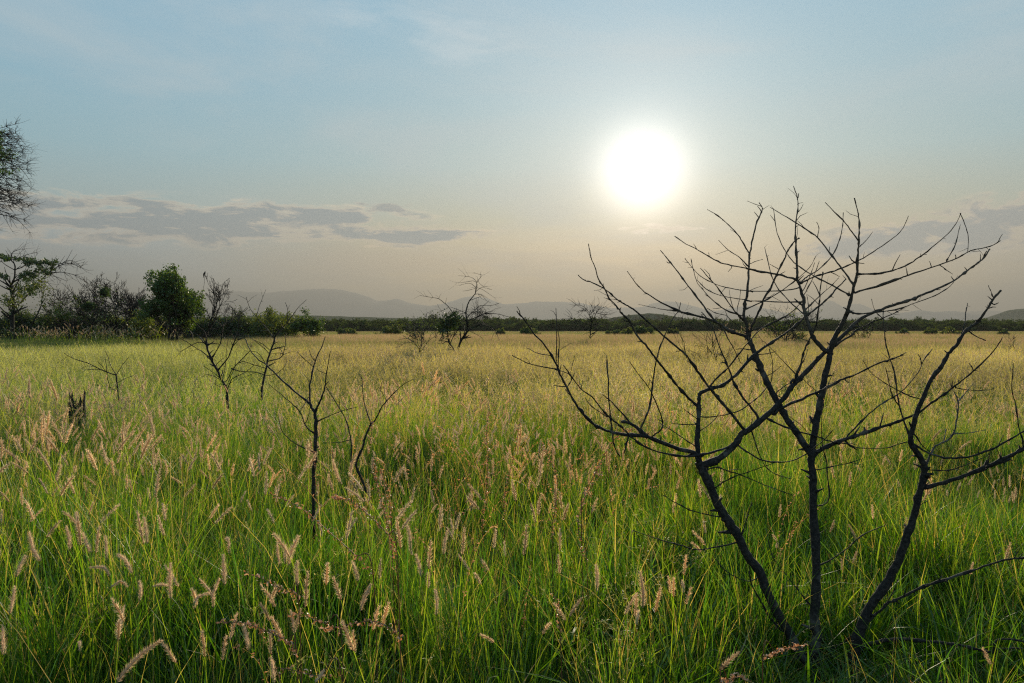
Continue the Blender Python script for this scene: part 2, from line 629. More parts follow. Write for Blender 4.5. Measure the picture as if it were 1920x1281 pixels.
def scatter(name, libs, mats, P, pick, rot, scl, tint, label=None, cat=None):
    """libs: list of MB (each face list carries a material index through .mi); P: points"""
    v, f, c, lb, mi = [], [], [], [], []
    n = 0
    for k, b in enumerate(libs):
        vv = np.concatenate(b.v)
        v.append(vv)
        f.extend([tuple(i + n for i in q) for q in b.f])
        c.append(np.concatenate(b.c))
        lb.append(np.full(len(vv), k, np.int32))
        mi.extend(b.mi if hasattr(b, 'mi') else [0] * len(b.f))
        n += len(vv)
    m = len(P)
    v.append(np.asarray(P, np.float32))
    c.append(np.ones((m, 3), np.float32))
    lb.append(np.full(m, -1, np.int32))
    me = bpy.data.meshes.new(name)
    V = np.concatenate(v)
    me.from_pydata(V.tolist(), [], f)
    for x in mats:
        me.materials.append(x)
    me.polygons.foreach_set('material_index', np.array(mi, np.int32))
    me.polygons.foreach_set('use_smooth', [True] * len(f))

    def put(nm, typ, key, arr):
        a = me.attributes.new(nm, typ, 'POINT')
        a.data.foreach_set(key, np.ascontiguousarray(arr).ravel())
    C = np.concatenate(c)
    put('bc', 'FLOAT_COLOR', 'color', np.concatenate([C, np.ones((len(C), 1), np.float32)], 1).astype(np.float32))
    put('lib', 'INT', 'value', np.concatenate(lb))
    pad = n
    put('pick', 'INT', 'value', np.concatenate([np.zeros(pad, np.int32), np.asarray(pick, np.int32)]))
    put('rot', 'FLOAT_VECTOR', 'vector', np.concatenate([np.zeros((pad, 3)), rot]).astype(np.float32))
    put('scl', 'FLOAT_VECTOR', 'vector', np.concatenate([np.ones((pad, 3)), scl]).astype(np.float32))
    put('tint', 'FLOAT_COLOR', 'color', np.concatenate([np.ones((pad, 4)), np.concatenate([tint, np.ones((m, 1))], 1)]).astype(np.float32))
    o = bpy.data.objects.new(name, me)
    col.objects.link(o)
    md = o.modifiers.new('scatter', 'NODES')
    md.node_group = gn_group()
    return tag(o, label=label, cat=cat, kind='stuff')


def badd(b, v, f, c, mi):
    if not hasattr(b, 'mi'):
        b.mi = []
    b.add(v, f, c)
    b.mi.extend([mi] * len(f))


GREEN = np.array((0.064, 0.150, 0.010))
YGREEN = np.array((0.165, 0.245, 0.024))
BGREEN = np.array((0.045, 0.14, 0.03))
DRY = np.array((0.40, 0.31, 0.17))
STRAW = np.array((0.50, 0.40, 0.25))
PINK = np.array((0.66, 0.52, 0.34))


def blades(b, n, rad, h0, h1, w0, w1, rng, seg=3, lean=0.35, droop=0.25, cols=((GREEN, .6), (YGREEN, .25), (BGREEN, .15)), mi=0, z0=0.0):
    ang = rng.uniform(0, 2 * np.pi, n)
    rr = rad * np.sqrt(rng.uniform(0, 1, n))
    base = np.stack([rr * np.cos(ang), rr * np.sin(ang), np.full(n, z0)], 1)
    la = ang + rng.normal(0, 1.0, n)
    ld = np.stack([np.cos(la), np.sin(la), np.zeros(n)], 1)
    h = rng.uniform(h0, h1, n)
    le = np.abs(rng.normal(0, lean, n)) + 0.05
    dr = np.abs(rng.normal(0, droop, n))
    wa = rng.uniform(0, np.pi, n)
    wd = np.stack([np.cos(wa), np.sin(wa), np.zeros(n)], 1)
    wid = rng.uniform(w0, w1, n)
    cs = np.array([c for c, _ in cols])
    pr = np.array([p for _, p in cols])
    pr = pr / pr.sum()
    cc = cs[rng.choice(len(cs), n, p=pr)] * rng.uniform(0.75, 1.25, (n, 1))
    V = []
    for k in range(seg + 1):
        t = k / seg
        p = base + ld * (h * (le * t ** 1.7))[:, None] + np.stack([np.zeros(n), np.zeros(n), h * (t - dr * t ** 3 * 0.6)], 1)
        ww = (wid * (1.0 - t ** 2.2) * (0.55 + 0.9 * t if t < 0.5 else 1.0) + 0.0002)[:, None] * 0.5
        tw = wd + 0.0
        V += [p - tw * ww, p + tw * ww]
    V = np.stack(V, 1)                     # n, 2(seg+1), 3
    m = 2 * (seg + 1)
    base_i = np.arange(n)[:, None] * m
    f = []
    for k in range(seg):
        f.append(base_i + np.array([[2 * k, 2 * k + 1, 2 * k + 3, 2 * k + 2]]))
    f = np.concatenate(f, 0)
    badd(b, V.reshape(-1, 3), f.tolist(), np.repeat(cc, m, axis=0), mi)


def ribbon(b, P, w, rng, c, mi=0):
    P = np.asarray(P, float)
    a = rng.uniform(0, np.pi)
    wd = np.array((math.cos(a), math.sin(a), 0.0))
    w = np.broadcast_to(np.asarray(w, float), (len(P),))[:, None] * 0.5
    V = np.stack([P - wd * w, P + wd * w], 1).reshape(-1, 3)
    f = [(2 * i, 2 * i + 1, 2 * i + 3, 2 * i + 2) for i in range(len(P) - 1)]
    badd(b, V, f, np.asarray(c), mi)


def stalk_curve(base, h, lean, bend, rng, n=6):
    a = rng.uniform(0, 2 * np.pi)
    d = np.array((math.cos(a), math.sin(a), 0))
    t = np.linspace(0, 1, n)[:, None]
    return base + d * (lean * t ** 1.5 + bend * t ** 4) * h + np.array((0, 0, 1)) * (t - bend * 0.55 * t ** 5) * h


def fuzz(b, P, r, nb, bl, bw, rng, mi, c=PINK, core=0.45):
    """a bristly spike along the rows of P"""
    P = crom(P, 2)
    n = len(P)
    t = np.linspace(0, 1, n)
    prof = r * (np.sin(np.pi * np.clip(0.10 + 0.86 * t, 0, 1)) ** 0.55)
    sub = MB()
    tube(sub, P, prof * core, 5, c * 0.75)
    badd(b, np.concatenate(sub.v), sub.f, c * 0.95, mi)
    tt = rng.uniform(0.02, 1.0, nb)
    C = np.stack([np.interp(tt, t, P[:, k]) for k in range(3)], 1)
    T = np.gradient(P, axis=0)
    T = np.stack([np.interp(tt, t, T[:, k]) for k in range(3)], 1)
    T /= np.linalg.norm(T, axis=1)[:, None]
    q = np.cross(T, rng.normal(size=(nb, 3)))
    q /= np.linalg.norm(q, axis=1)[:, None]
    d = q * 0.8 + T * 0.75
    d /= np.linalg.norm(d, axis=1)[:, None]
    s = np.cross(d, rng.normal(size=(nb, 3)))
    s /= np.linalg.norm(s, axis=1)[:, None]
    rr = np.interp(tt, t, prof)[:, None]
    L = (bl * rng.uniform(0.6, 1.3, nb))[:, None] * (0.35 + 0.65 * rr / r)
    a0 = C + q * rr * core * 0.6
    V = np.stack([a0 - s * bw * 0.5, a0 + s * bw * 0.5, a0 + d * L + s * bw * 0.12], 1).reshape(-1, 3)
    i = np.arange(nb)[:, None] * 3
    f = (i + np.array([[0, 1, 2]])).tolist()
    cc = np.repeat(c * rng.uniform(0.8, 1.35, (nb, 1)), 3, axis=0)
    badd(b, V, f, cc, mi)


def panicle(b, P, rng, spread, nbr, sw, c, mi):
    """open airy flower head on the upper half of stalk P"""
    P = np.asarray(P)
    t = np.linspace(0, 1, len(P))
    for k in range(nbr):
        tt = rng.uniform(0.55, 1.0)
        p = np.array([np.interp(tt, t, P[:, j]) for j in range(3)])
        a = rng.uniform(0, 2 * np.pi)
        L = spread * (1.15 - tt) * 2.2 * rng.uniform(0.6, 1.2)
        d = np.array((math.cos(a), math.sin(a), rng.uniform(0.3, 1.4)))
        d /= np.linalg.norm(d)
        q = p + d * L
        ribbon(b, [p, (p + q) / 2 + (0, 0, L * .08), q], sw * 0.5, rng, c, mi)
        for e in range(3):
            s = p + (q - p) * rng.uniform(0.4, 1.0)
            s2 = s + np.array((rng.normal(0, 1), rng.normal(0, 1), rng.uniform(-1, 1))) * sw * 4
            ribbon(b, [s, s2], sw * 1.7, rng, c * rng.uniform(0.9, 1.2), mi)


rg = np.random.default_rng(11)
MIXN = ((GREEN, .5), (YGREEN, .22), (BGREEN, .2), (DRY, .08))


def lib_near():
    out = []
    weeds = []
    for k in range(12):                       # 0-11 green tufts
        b = MB()
        blades(b, 40, 0.11, 0.26, 0.70, 0.0028, 0.0078, rg, 4, 0.22, 0.28, MIXN)
        blades(b, 14, 0.12, 0.10, 0.32, 0.003, 0.006, rg, 2, 0.6, 0.3, ((GREEN, .5), (DRY, .3), (BGREEN, .4)))
        out.append(b)
    for k in range(6):                        # 12-17 foxtail stalks
        b = MB()
        for j in range(2 if k % 2 else 1):
            h = rg.uniform(0.68, 0.98)
            P = stalk_curve(rg.normal(0, .04, 3) * (1, 1, 0), h, rg.uniform(0.0, 0.16), rg.choice([0.02, 0.05, 0.12, 0.35], p=[.35, .3, .25, .1]), rg, 17)
            ribbon(b, P[:16], 0.0022, rg, YGREEN * 1.2, 0)
            fuzz(b, P[-3:], rg.uniform(0.0065, 0.0095), 180, 0.016, 0.0013, rg, 1, PINK * rg.uniform(0.85, 1.15))
        blades(b, 6, 0.05, 0.3, 0.6, 0.003, 0.007, rg, 4, 0.4, 0.4, MIXN)
        out.append(b)
    for k in range(6):                        # 18-23 airy panicles
        b = MB()
        for j in range(3):
            h = rg.uniform(0.65, 1.0)
            P = stalk_curve(rg.normal(0, .06, 3) * (1, 1, 0), h, rg.uniform(0.05, 0.35), rg.uniform(0, 0.2), rg, 7)
            ribbon(b, P, 0.0016, rg, DRY * 0.9, 0)
            panicle(b, P, rg, 0.10, 14, 0.0016, (DRY * .6 + YGREEN * .7), 1)
        out.append(b)
    for k in range(4):                        # 24-27 broad-leaved grass
        b = MB()
        blades(b, 20, 0.10, 0.22, 0.62, 0.009, 0.018, rg, 5, 0.5, 0.5, ((GREEN * 1.15, .7), (YGREEN, .3)))
        blades(b, 12, 0.10, 0.15, 0.4, 0.004, 0.008, rg, 3, 0.5, 0.3, MIXN)
        out.append(b)
    for k in range(5):                        # appended below as 31-35: rusty weeds
        b = MB()
        for j in range(2):
            h = rg.uniform(0.75, 1.1)
            P = stalk_curve(rg.normal(0, .04, 3) * (1, 1, 0), h, rg.uniform(0.05, 0.4), rg.uniform(0, 0.3), rg, 14)
            ribbon(b, P, 0.0022, rg, np.array((.28, .19, .11)), 0)
            for q in range(46):
                t = rg.uniform(.5, 1) * 13
                c0 = P[int(t)] + (P[min(13, int(t) + 1)] - P[int(t)]) * (t % 1)
                d = rg.normal(size=3)
                d *= rg.uniform(.008, .02) / np.linalg.norm(d)
                e = np.cross(d, rg.normal(size=3))
                e *= .0045 / np.linalg.norm(e)
                cc = np.array((0.42, 0.22, 0.11)) * rg.uniform(.6, 1.5)
                badd(b, np.array([c0, c0 + d * .5 + e, c0 + d + e * .6, c0 + d * .5 - e * .3]), [(0, 1, 2, 3)], cc, 1)
        weeds.append(b)
    for k in range(3):                        # 28-30 dry leaning stems and dead blades
        b = MB()
        blades(b, 8, 0.12, 0.4, 0.8, 0.0016, 0.0035, rg, 4, 0.4, 0.35, ((DRY, .6), (STRAW, .4)))
        out.append(b)
    return out + weeds


def lib_mid():
    out = []
    MIXM = ((GREEN, .42), (YGREEN, .36), (BGREEN, .1), (DRY, .12))
    for k in range(8):                        # 0-7 green with seed stalks
        b = MB()
        blades(b, 62, 0.24, 0.3, 0.68, 0.005, 0.010, rg, 2, 0.5, 0.4, MIXM)
        for j in range(15 if k < 4 else 4):
            h = rg.uniform(0.6, 0.98)
            P = stalk_curve(rg.normal(0, .12, 3) * (1, 1, 0), h, rg.uniform(0.05, 0.35), rg.uniform(0, 0.2), rg, 5)
            ribbon(b, P, 0.0035, rg, DRY * 0.8 + YGREEN * .3, 0)
            panicle(b, P, rg, 0.10, 8, 0.0042, DRY * .9 + YGREEN * .2, 1)
        out.append(b)
    for k in range(3):                        # 8-10 foxtails
        b = MB()
        for j in range(4):
            h = rg.uniform(0.7, 0.95)
            P = stalk_curve(rg.normal(0, .12, 3) * (1, 1, 0), h, rg.uniform(0.0, 0.15), rg.uniform(0, 0.15), rg, 8)
            ribbon(b, P, 0.003, rg, YGREEN, 0)
            fuzz(b, P[-2:], 0.011, 30, 0.016, 0.005, rg, 1, PINK)
        out.append(b)
    return out


def lib_far():
    out = []
    for k in range(7):                        # patches, mixed with ripe heads at the top
        b = MB()
        blades(b, 110, 0.75, 0.35, 0.72, 0.02, 0.04, rg, 1, 0.25, 0.1, ((GREEN, .42), (YGREEN, .38), (DRY, .2)))
        blades(b, 110, 0.75, 0.16, 0.34, 0.010, 0.022, rg, 1, 0.5, 0.1, ((DRY * .85, .8), (PINK * .5, .25), (YGREEN, .35)), 1, 0.55)
        out.append(b)
    return out


def fbm(x, y, s, seed, o=4):
    return mnoise.fractal(Vector((x * s, y * s, seed)), 1.0, 2.0, o)


def tint_for(x, y, rng, near):
    """ripe / green patches of the meadow"""
    n1 = fbm(x, y, 0.10 if y > 20 else 0.25, 3.3)
    d = 0.35 * n1 / 0.5
    return d


def zone(y0, y1, dens, k=0.84, pad=1.5, rng=rg):
    A = k * (y1 * y1 - y0 * y0) + 2 * pad * (y1 - y0)
    n = int(A * dens)
    y = np.sqrt(rng.uniform(y0 * y0, y1 * y1, n * 2))
    x = rng.uniform(-1, 1, n * 2) * (k * y1 + pad)
    m = np.abs(x) < k * y + pad
    x, y = x[m][:n], y[m][:n]
    return x, y


def place(x, y, lean=0.12, s0=0.8, s1=1.2, rng=rg):
    n = len(x)
    P = np.stack([x, y, np.zeros(n)], 1)
    rot = np.stack([rng.normal(0, lean, n), rng.normal(0, lean, n), rng.uniform(0, 6.283, n)], 1)
    s = rng.uniform(s0, s1, n)
    scl = np.stack([s, s, s * rng.uniform(0.85, 1.15, n)], 1)
    return P, rot, scl


def meadow():
    # near zone
    libs = lib_near()
    xs, ys, pk = [], [], []
    def addz(x, y, p):
        xs.append(x); ys.append(y); pk.append(p)
    x, y = zone(0.9, 8.5, 58)
    addz(x, y, rg.integers(0, 12, len(x)))
    x, y = zone(2.2, 10.0, 31)
    keep = np.array([fbm(a, b_, .6, 8.8, 2) * 0.9 + (0.30 if a < 0.6 else -0.05) + rg.normal(0, .25) > 0 for a, b_ in zip(x, y)])
    addz(x[keep], y[keep], rg.integers(12, 18, keep.sum()))
    x, y = zone(1.6, 9.0, 7)
    addz(x, y, rg.integers(18, 24, len(x)))
    x, y = zone(1.0, 5.2, 26)
    keep = x > 0.25 + 0.25 * rg.normal(size=len(x)) + 0.1 * (y - 2)
    addz(x[keep], y[keep], rg.integers(24, 28, keep.sum()))
    x, y = zone(1.0, 8.5, 6)
    addz(x, y, rg.integers(28, 31, len(x)))
    x, y = zone(2.4, 7.5, 9)
    u = x / y * F + 960
    keep = rg.random(len(x)) < np.exp(-((u - 900) / 260) ** 2) * .8 + np.exp(-((u - 640) / 60) ** 2) * .2 + .04
    addz(x[keep], y[keep], rg.integers(31, 36, keep.sum()))
    addz(-5.52 + rg.normal(0, .22, 26), 8.3 + rg.normal(0, .12, 26), rg.integers(0, 12, 26))
    # denser tussocks round the feet of the saplings
    for sx, sy in ((-1.26, 4.0), (-1.1, 4.1), (-0.86, 3.9), (-0.8, 4.15)):
        addz(sx + rg.normal(0, .13, 16), sy + rg.normal(-.12, .14, 16), rg.integers(0, 12, 16))
    x, y, p = map(np.concatenate, (xs, ys, pk))
    P, rot, scl = place(x, y, 0.10, 0.8, 1.15)
    hv = np.array([fbm(a, b_, .45, 1.7, 3) for a, b_ in zip(x, y)])
    scl *= (1 + 0.38 * hv)[:, None]
    drop = (p < 12) & (np.array([fbm(a, b_, .8, 14.7, 2) for a, b_ in zip(x, y)]) < -0.22) & (rg.random(len(x)) < .75)
    scl[drop] *= 0.35
    # the grass stands lower and more open round the shrub
    near_shrub = np.exp(-(((x - 1.5) / 0.95) ** 2 + ((y - 2.5) / 0.8) ** 2))
    scl[:, 2] *= 1 - 0.42 * near_shrub
    u = x / y
    scl[(u > .32) & (u < .66) & (y < 3.4) & (rg.random(len(x)) < .88) & ((p < 24) | (rg.random(len(x)) < .5)), 2] *= .55
    scl[:, 2] *= np.where((y < 1.9), 0.72, 1.0)
    t = np.array([fbm(a, b_, .5, 6.1, 3) for a, b_ in zip(x, y)])
    tint = np.stack([1 + .25 * t, 1 + .12 * t, 1 - .1 * t], 1) * rg.uniform(0.8, 1.2, (len(x), 1))
    scatter('grass', libs, [M_grass, M_seed], P, p, rot, scl, tint)
    # middle zone
    libs = lib_mid()
    x, y = zone(8.0, 30, 15)
    hv = np.array([fbm(a * .6, b_, .28, 9.2, 3) for a, b_ in zip(x, y)]) * 1.1 + np.clip((y - 9) / 16, 0, 1) * .75 + .12
    p = rg.integers(0, 4, len(x)) + np.where(rg.random(len(x)) < hv, 0, 4)
    x2, y2 = zone(8.0, 26, 2.6)
    p2 = rg.integers(8, 11, len(x2))
    x, y, p = np.concatenate([x, x2]), np.concatenate([y, y2]), np.concatenate([p, p2])
    P, rot, scl = place(x, y, 0.10, 0.85, 1.2)
    t = np.array([fbm(a, b_ * 1.0, .16, 2.2, 4) for a, b_ in zip(x, y)])
    g = np.array([fbm(a * .5, b_, .30, 5.2, 3) for a, b_ in zip(x, y)])
    scl *= (1 + 0.18 * t)[:, None]
    ripe = np.clip((y - 8) / 30, 0, 1) * 0.5 + 0.8 * t + 0.2
    tint = np.stack([0.93 + .20 * ripe, 0.98 + .15 * ripe, 0.93 + .32 * ripe], 1) * (1 + .38 * g)[:, None]
    green = (-(x / y) > 0.35)
    tint[green] *= (0.86, 1.05, 0.8)
    # tall plumes standing before the thicket
    n = 150
    pu = np.concatenate([rg.normal(85, 28, 50), rg.normal(190, 26, 50), rg.uniform(0, 330, 25), rg.normal(1415, 28, 25)])
    Yp = rg.uniform(47, 53, n)
    Pp = np.stack([(pu - 960) / F * Yp, Yp, np.zeros(n)], 1)
    sp = rg.uniform(1.5, 2.3, n)
    P = np.concatenate([P, Pp]); p = np.concatenate([p, rg.integers(8, 11, n)])
    rot = np.concatenate([rot, np.stack([rg.normal(0, .12, n), rg.normal(0, .12, n), rg.uniform(0, 6.28, n)], 1)])
    scl = np.concatenate([scl, np.stack([sp * 1.9, sp * 1.9, sp], 1)]); tint = np.concatenate([tint, np.full((n, 3), .8)])
    scatter('grass', libs, [M_grass, M_seed], P, p, rot, scl, tint)
    # far zone
    libs = lib_far()
    x, y = zone(29, 95, 1.7, pad=4)
    x3, y3 = zone(95, 245, 0.22, pad=8)
    x, y = np.concatenate([x, x3]), np.concatenate([y, y3])
    p = rg.integers(0, 7, len(x))
    P, rot, scl = place(x, y, 0.04, 0.85, 1.15)
    t = np.array([fbm(a * .5, b_, .05, 2.2, 4) for a, b_ in zip(x, y)])
    scl *= (1 + 0.12 * t)[:, None]
    scl[y > 88, 2] *= 0.42
    scl[y > 95, :2] *= 1.8
    ripe = np.clip((y - 25) / 50, 0, 1) * .8 + 1.1 * t + 0.1
    ripe[y > 88] -= 0.7
    left = np.clip(-(x / y) / 0.4 - 0.55, 0, 1)
    ripe -= 0.9 * left
    lf = left[:, None]
    tint = np.stack([1.0 + .22 * ripe, 1.0 + .12 * ripe, 0.95 + .30 * ripe], 1)
    tint = np.clip(0.86 * tint * (1 + lf * (np.array([[-.18, .02, -.2]]))), 0.4, 3)
    scatter('grass', libs, [M_grass, M_seed], P, p, rot, scl, tint)


meadow()

# ------------------------------------------------------------------ procedural trees
def grow(rng, p, d, L, r, lev, out, tips, wig=0.22, up=0.05, nch=(3, 4), ratio=0.68, ang=0.6, seg=5, zig=0.0):
    pts = [p.copy()]
    q = p.copy()
    dd = d.copy()
    for i in range(seg):
        dd = dd + Vector(rng.normal(0, wig, 3)) + Vector((0, 0, up))
        dd.normalize()
        q = q + dd * (L / seg)
        pts.append(q.copy())
    out.append((pts, r, r * (0.55 if lev else 0.25), lev))
    if lev <= 0:
        tips.append((q.copy(), dd.copy()))
        return
    n = int(rng.integers(nch[0], nch[1] + 1))
    for k in range(n):
        t = rng.uniform(0.35, 1.0) if k < n - 1 else 1.0
        i = min(seg, max(1, int(round(t * seg))))
        b = pts[i]
        ax = Vector(rng.normal(0, 1, 3))
        ax = (ax - dd * ax.dot(dd)).normalized()
        a = ang * rng.uniform(0.6, 1.35) * (0.45 if k == n - 1 else 1)
        nd = (dd * math.cos(a) + ax * math.sin(a)).normalized()
        grow(rng, b, nd, L * ratio * rng.uniform(0.75, 1.2), r * 0.58, lev - 1, out, tips, wig, up, nch, ratio, ang, max(3, seg - 1))


def tubes(mb, out, minlev=0, maxlev=9, sides=4, minr=0.0, k=1):
    for pts, r0, r1, lev in out:
        if not (minlev <= lev <= maxlev):
            continue
        P = np.array([list(p) for p in pts])
        tube(mb, P, np.maximum(np.linspace(r0, r1, len(P)), minr), sides if lev else 3, None, cap=(lev > 1))


OLIVE = np.array((0.07, 0.098, 0.024))
DKLEAF = np.array((0.035, 0.065, 0.018))
MIDLEAF = np.array((0.035, 0.075, 0.016))


def tree(name, base, H, rng_seed, label, cat, group=None, leaf=0, lcol=MIDLEAF, lsize=0.09, trunk_r=None, lev=4, ang=0.6, up=0.05, wig=0.22,
         stems=1, lean=(0, 0), nch=(3, 4), ratio=0.68, blob=0.35, first=0.34, minr=0.004, twig=None, spread=0.35):
    """a small savanna tree: trunk, branches and, where leafed, a crown"""
    rng = np.random.default_rng(rng_seed)
    o = empty(name, base, label=label, cat=cat, group=group)
    base = Vector(base)
    out, tips = [], []
    r = trunk_r or H * 0.018
    for s in range(stems):
        a = rng.uniform(0, 6.28)
        sp = spread if stems > 1 else 0.06
        d = Vector((math.cos(a) * sp + lean[0], math.sin(a) * sp + lean[1], 1)).normalized()
        grow(rng, base + Vector((math.cos(a), math.sin(a), 0)) * r * (stems > 1) * 1.5 - Vector((0, 0, .05)), d, H * first, r, lev, out, tips, wig, up, nch, ratio, ang)
    top = float(np.percentile([q.z for q, _ in tips], 96)) - base.z
    kf = H / max(top, 0.1)
    for pts, _, _, _ in out:
        for i, q in enumerate(pts):
            pts[i] = base + (q - base) * kf
    tips = [(base + (q - base) * kf, dd) for q, dd in tips]
    mb = MB()
    tubes(mb, out, lev, lev, 8)
    mb.build('trunk', M_treebark, o)
    mb = MB()
    tubes(mb, out, 0, lev - 1, 4, minr)
    mb.build('branches', twig or M_treebark, o)
    if leaf:
        C = []
        for q, dd in tips:
            n = rng.poisson(leaf)
            if n:
                C.append(np.array(q) + rng.normal(0, blob * H * 0.12, (n, 3)))
        C = np.concatenate(C)
        cc = lcol * rng.uniform(0.6, 1.5, (len(C), 1)) + np.array((0.03, 0.02, 0)) * rng.uniform(0, 1, (len(C), 1))
        mb = MB()
        quads(mb, C, lsize, rng, cc)
        mb.build('crown', M_leaf, o, smooth=False)
    return o


def gnd(px, Y):
    return Vector(((px - 960) / F * Y, Y, 0))


# woodland at the far side of the plain: one mass of trees
def woodland():
    rng = np.random.default_rng(5)
    libs = []
    for k in range(7):
        b = MB()
        nb = rng.integers(9, 15)
        C = []
        cc = []
        for j in range(nb):
            a = rng.uniform(0, 6.28)
            rr = rng.uniform(0, 2.2)
            c0 = np.array((rr * math.cos(a), rr * math.sin(a), rng.uniform(1.2, 4.4) - rr * 0.35))
            n = 46
            C.append(c0 + rng.normal(0, 1, (n, 3)) * (0.62, 0.62, 0.42))
            cc.append(np.tile(np.array((0.042, 0.062, 0.022)) * rng.uniform(0.6, 1.5), (n, 1)) * rng.uniform(0.7, 1.3, (n, 1)))
        C = np.concatenate(C)
        C[:, 2] = np.maximum(C[:, 2], 0.1)
        sub = MB()
        quads(sub, C, 0.34, rng, np.concatenate(cc))
        badd(b, sub.v[0], sub.f, sub.c[0], 0)
        sub = MB()
        tube(sub, [(0, 0, 0), (0.1, 0, 1.5), (0, 0.1, 2.8)], [0.2, 0.15, 0.08], 5)
        badd(b, sub.v[0], sub.f, np.array((0.05, 0.04, 0.03)), 0)
        libs.append(b)
    xs, ys, zs, ss = [], [], [], []
    for i in range(4600):
        y = rng.choice([rng.uniform(236, 262), rng.uniform(250, 330), rng.uniform(330, 560)], p=[.35, .3, .35])
        x = rng.uniform(-0.88, 0.88) * y * 1.05
        px = 960 + x / y * F
        edge = 240 + 14 * fbm(x, 0, 0.012, 4.4)
        if y < edge:
            continue
        if px < 420:
            s = rng.uniform(0.7, 1.1)
        else:
            s = rng.choice([rng.uniform(0.45, .8), rng.uniform(.7, 1.2)]) * (1 + 0.25 * fbm(x, y, 0.03, 7.7))
        if y < 262:
            s *= 0.82
        z = max(0.0, (y - 300)) * 0.004
        xs.append(x); ys.append(y); zs.append(z); ss.append(s)
    # trees on the two hills
    for (cx, Y, w_, top, ww, n) in ((1222, 880, 130, 588, 95, 420),):
        for i in range(n):
            px = rng.uniform(1085, 1380)
            yy = rng.uniform(Y - 55, Y + 15)
            hy = np.interp(px, [1080, 1110, 1150, 1180, 1215, 1235, 1260, 1290, 1330, 1380], [606, 602, 596, 590.5, 588, 588.5, 593, 598, 602, 606])
            H_ = (HOR - hy) / F * 900 + 1.8
            fr = 1 - abs(yy - 900) / 60
            xs.append((px - 960) / F * 900); ys.append(yy); zs.append(max(0, H_ * max(fr, 0) ** .9 - 1.5)); ss.append(rng.uniform(.6, 1.0))
    n = len(xs)
    P = np.stack([xs, ys, zs], 1)
    s = np.array(ss)
    scl = np.stack([s * rng.uniform(.9, 1.3, n), s * rng.uniform(.9, 1.3, n), s], 1)
    rot = np.stack([np.zeros(n), np.zeros(n), rng.uniform(0, 6.28, n)], 1)
    tint = np.stack([rng.uniform(.7, 1.3, n)] * 3, 1)
    m = leaf_mat('woodland_leaf', 0.3, 0.0, True)
    scatter('woodland', libs, [m], P, rng.integers(0, len(libs), n), rot, scl, tint,
            label='dark green band of trees along the far side of the plain', cat='woodland')


woodland()

# ------------------------------------------------------------------ traced woody plants
CR = {'A': (950, 560, 4.0025), 'B': (1080, 380, 4.27), 'C': (1280, 560, 4.003), 'D': (1400, 340, 4.003), 'E': (1580, 380, 4.926),
      'F': (1560, 600, 4.27), 'G': (1160, 860, 3.0425), 'H': (1520, 860, 3.0425), 'I': (480, 620, 4.003), 'J': (340, 540, 5.823),
      'K': (100, 640, 8.0), 'L': (740, 500, 6.742), 'M': (0, 460, 6.405), 'N': (180, 490, 7.533), 'Z': (0, 0, 1.0)}


def parse(s):
    o, out = None, []
    for t in s.split():
        if t in CR:
            o = CR[t]
        else:
            a, b_ = t.split(',')
            out.append((o[0] + float(a) / o[2], o[1] + float(b_) / o[2]))
    return np.array(out)


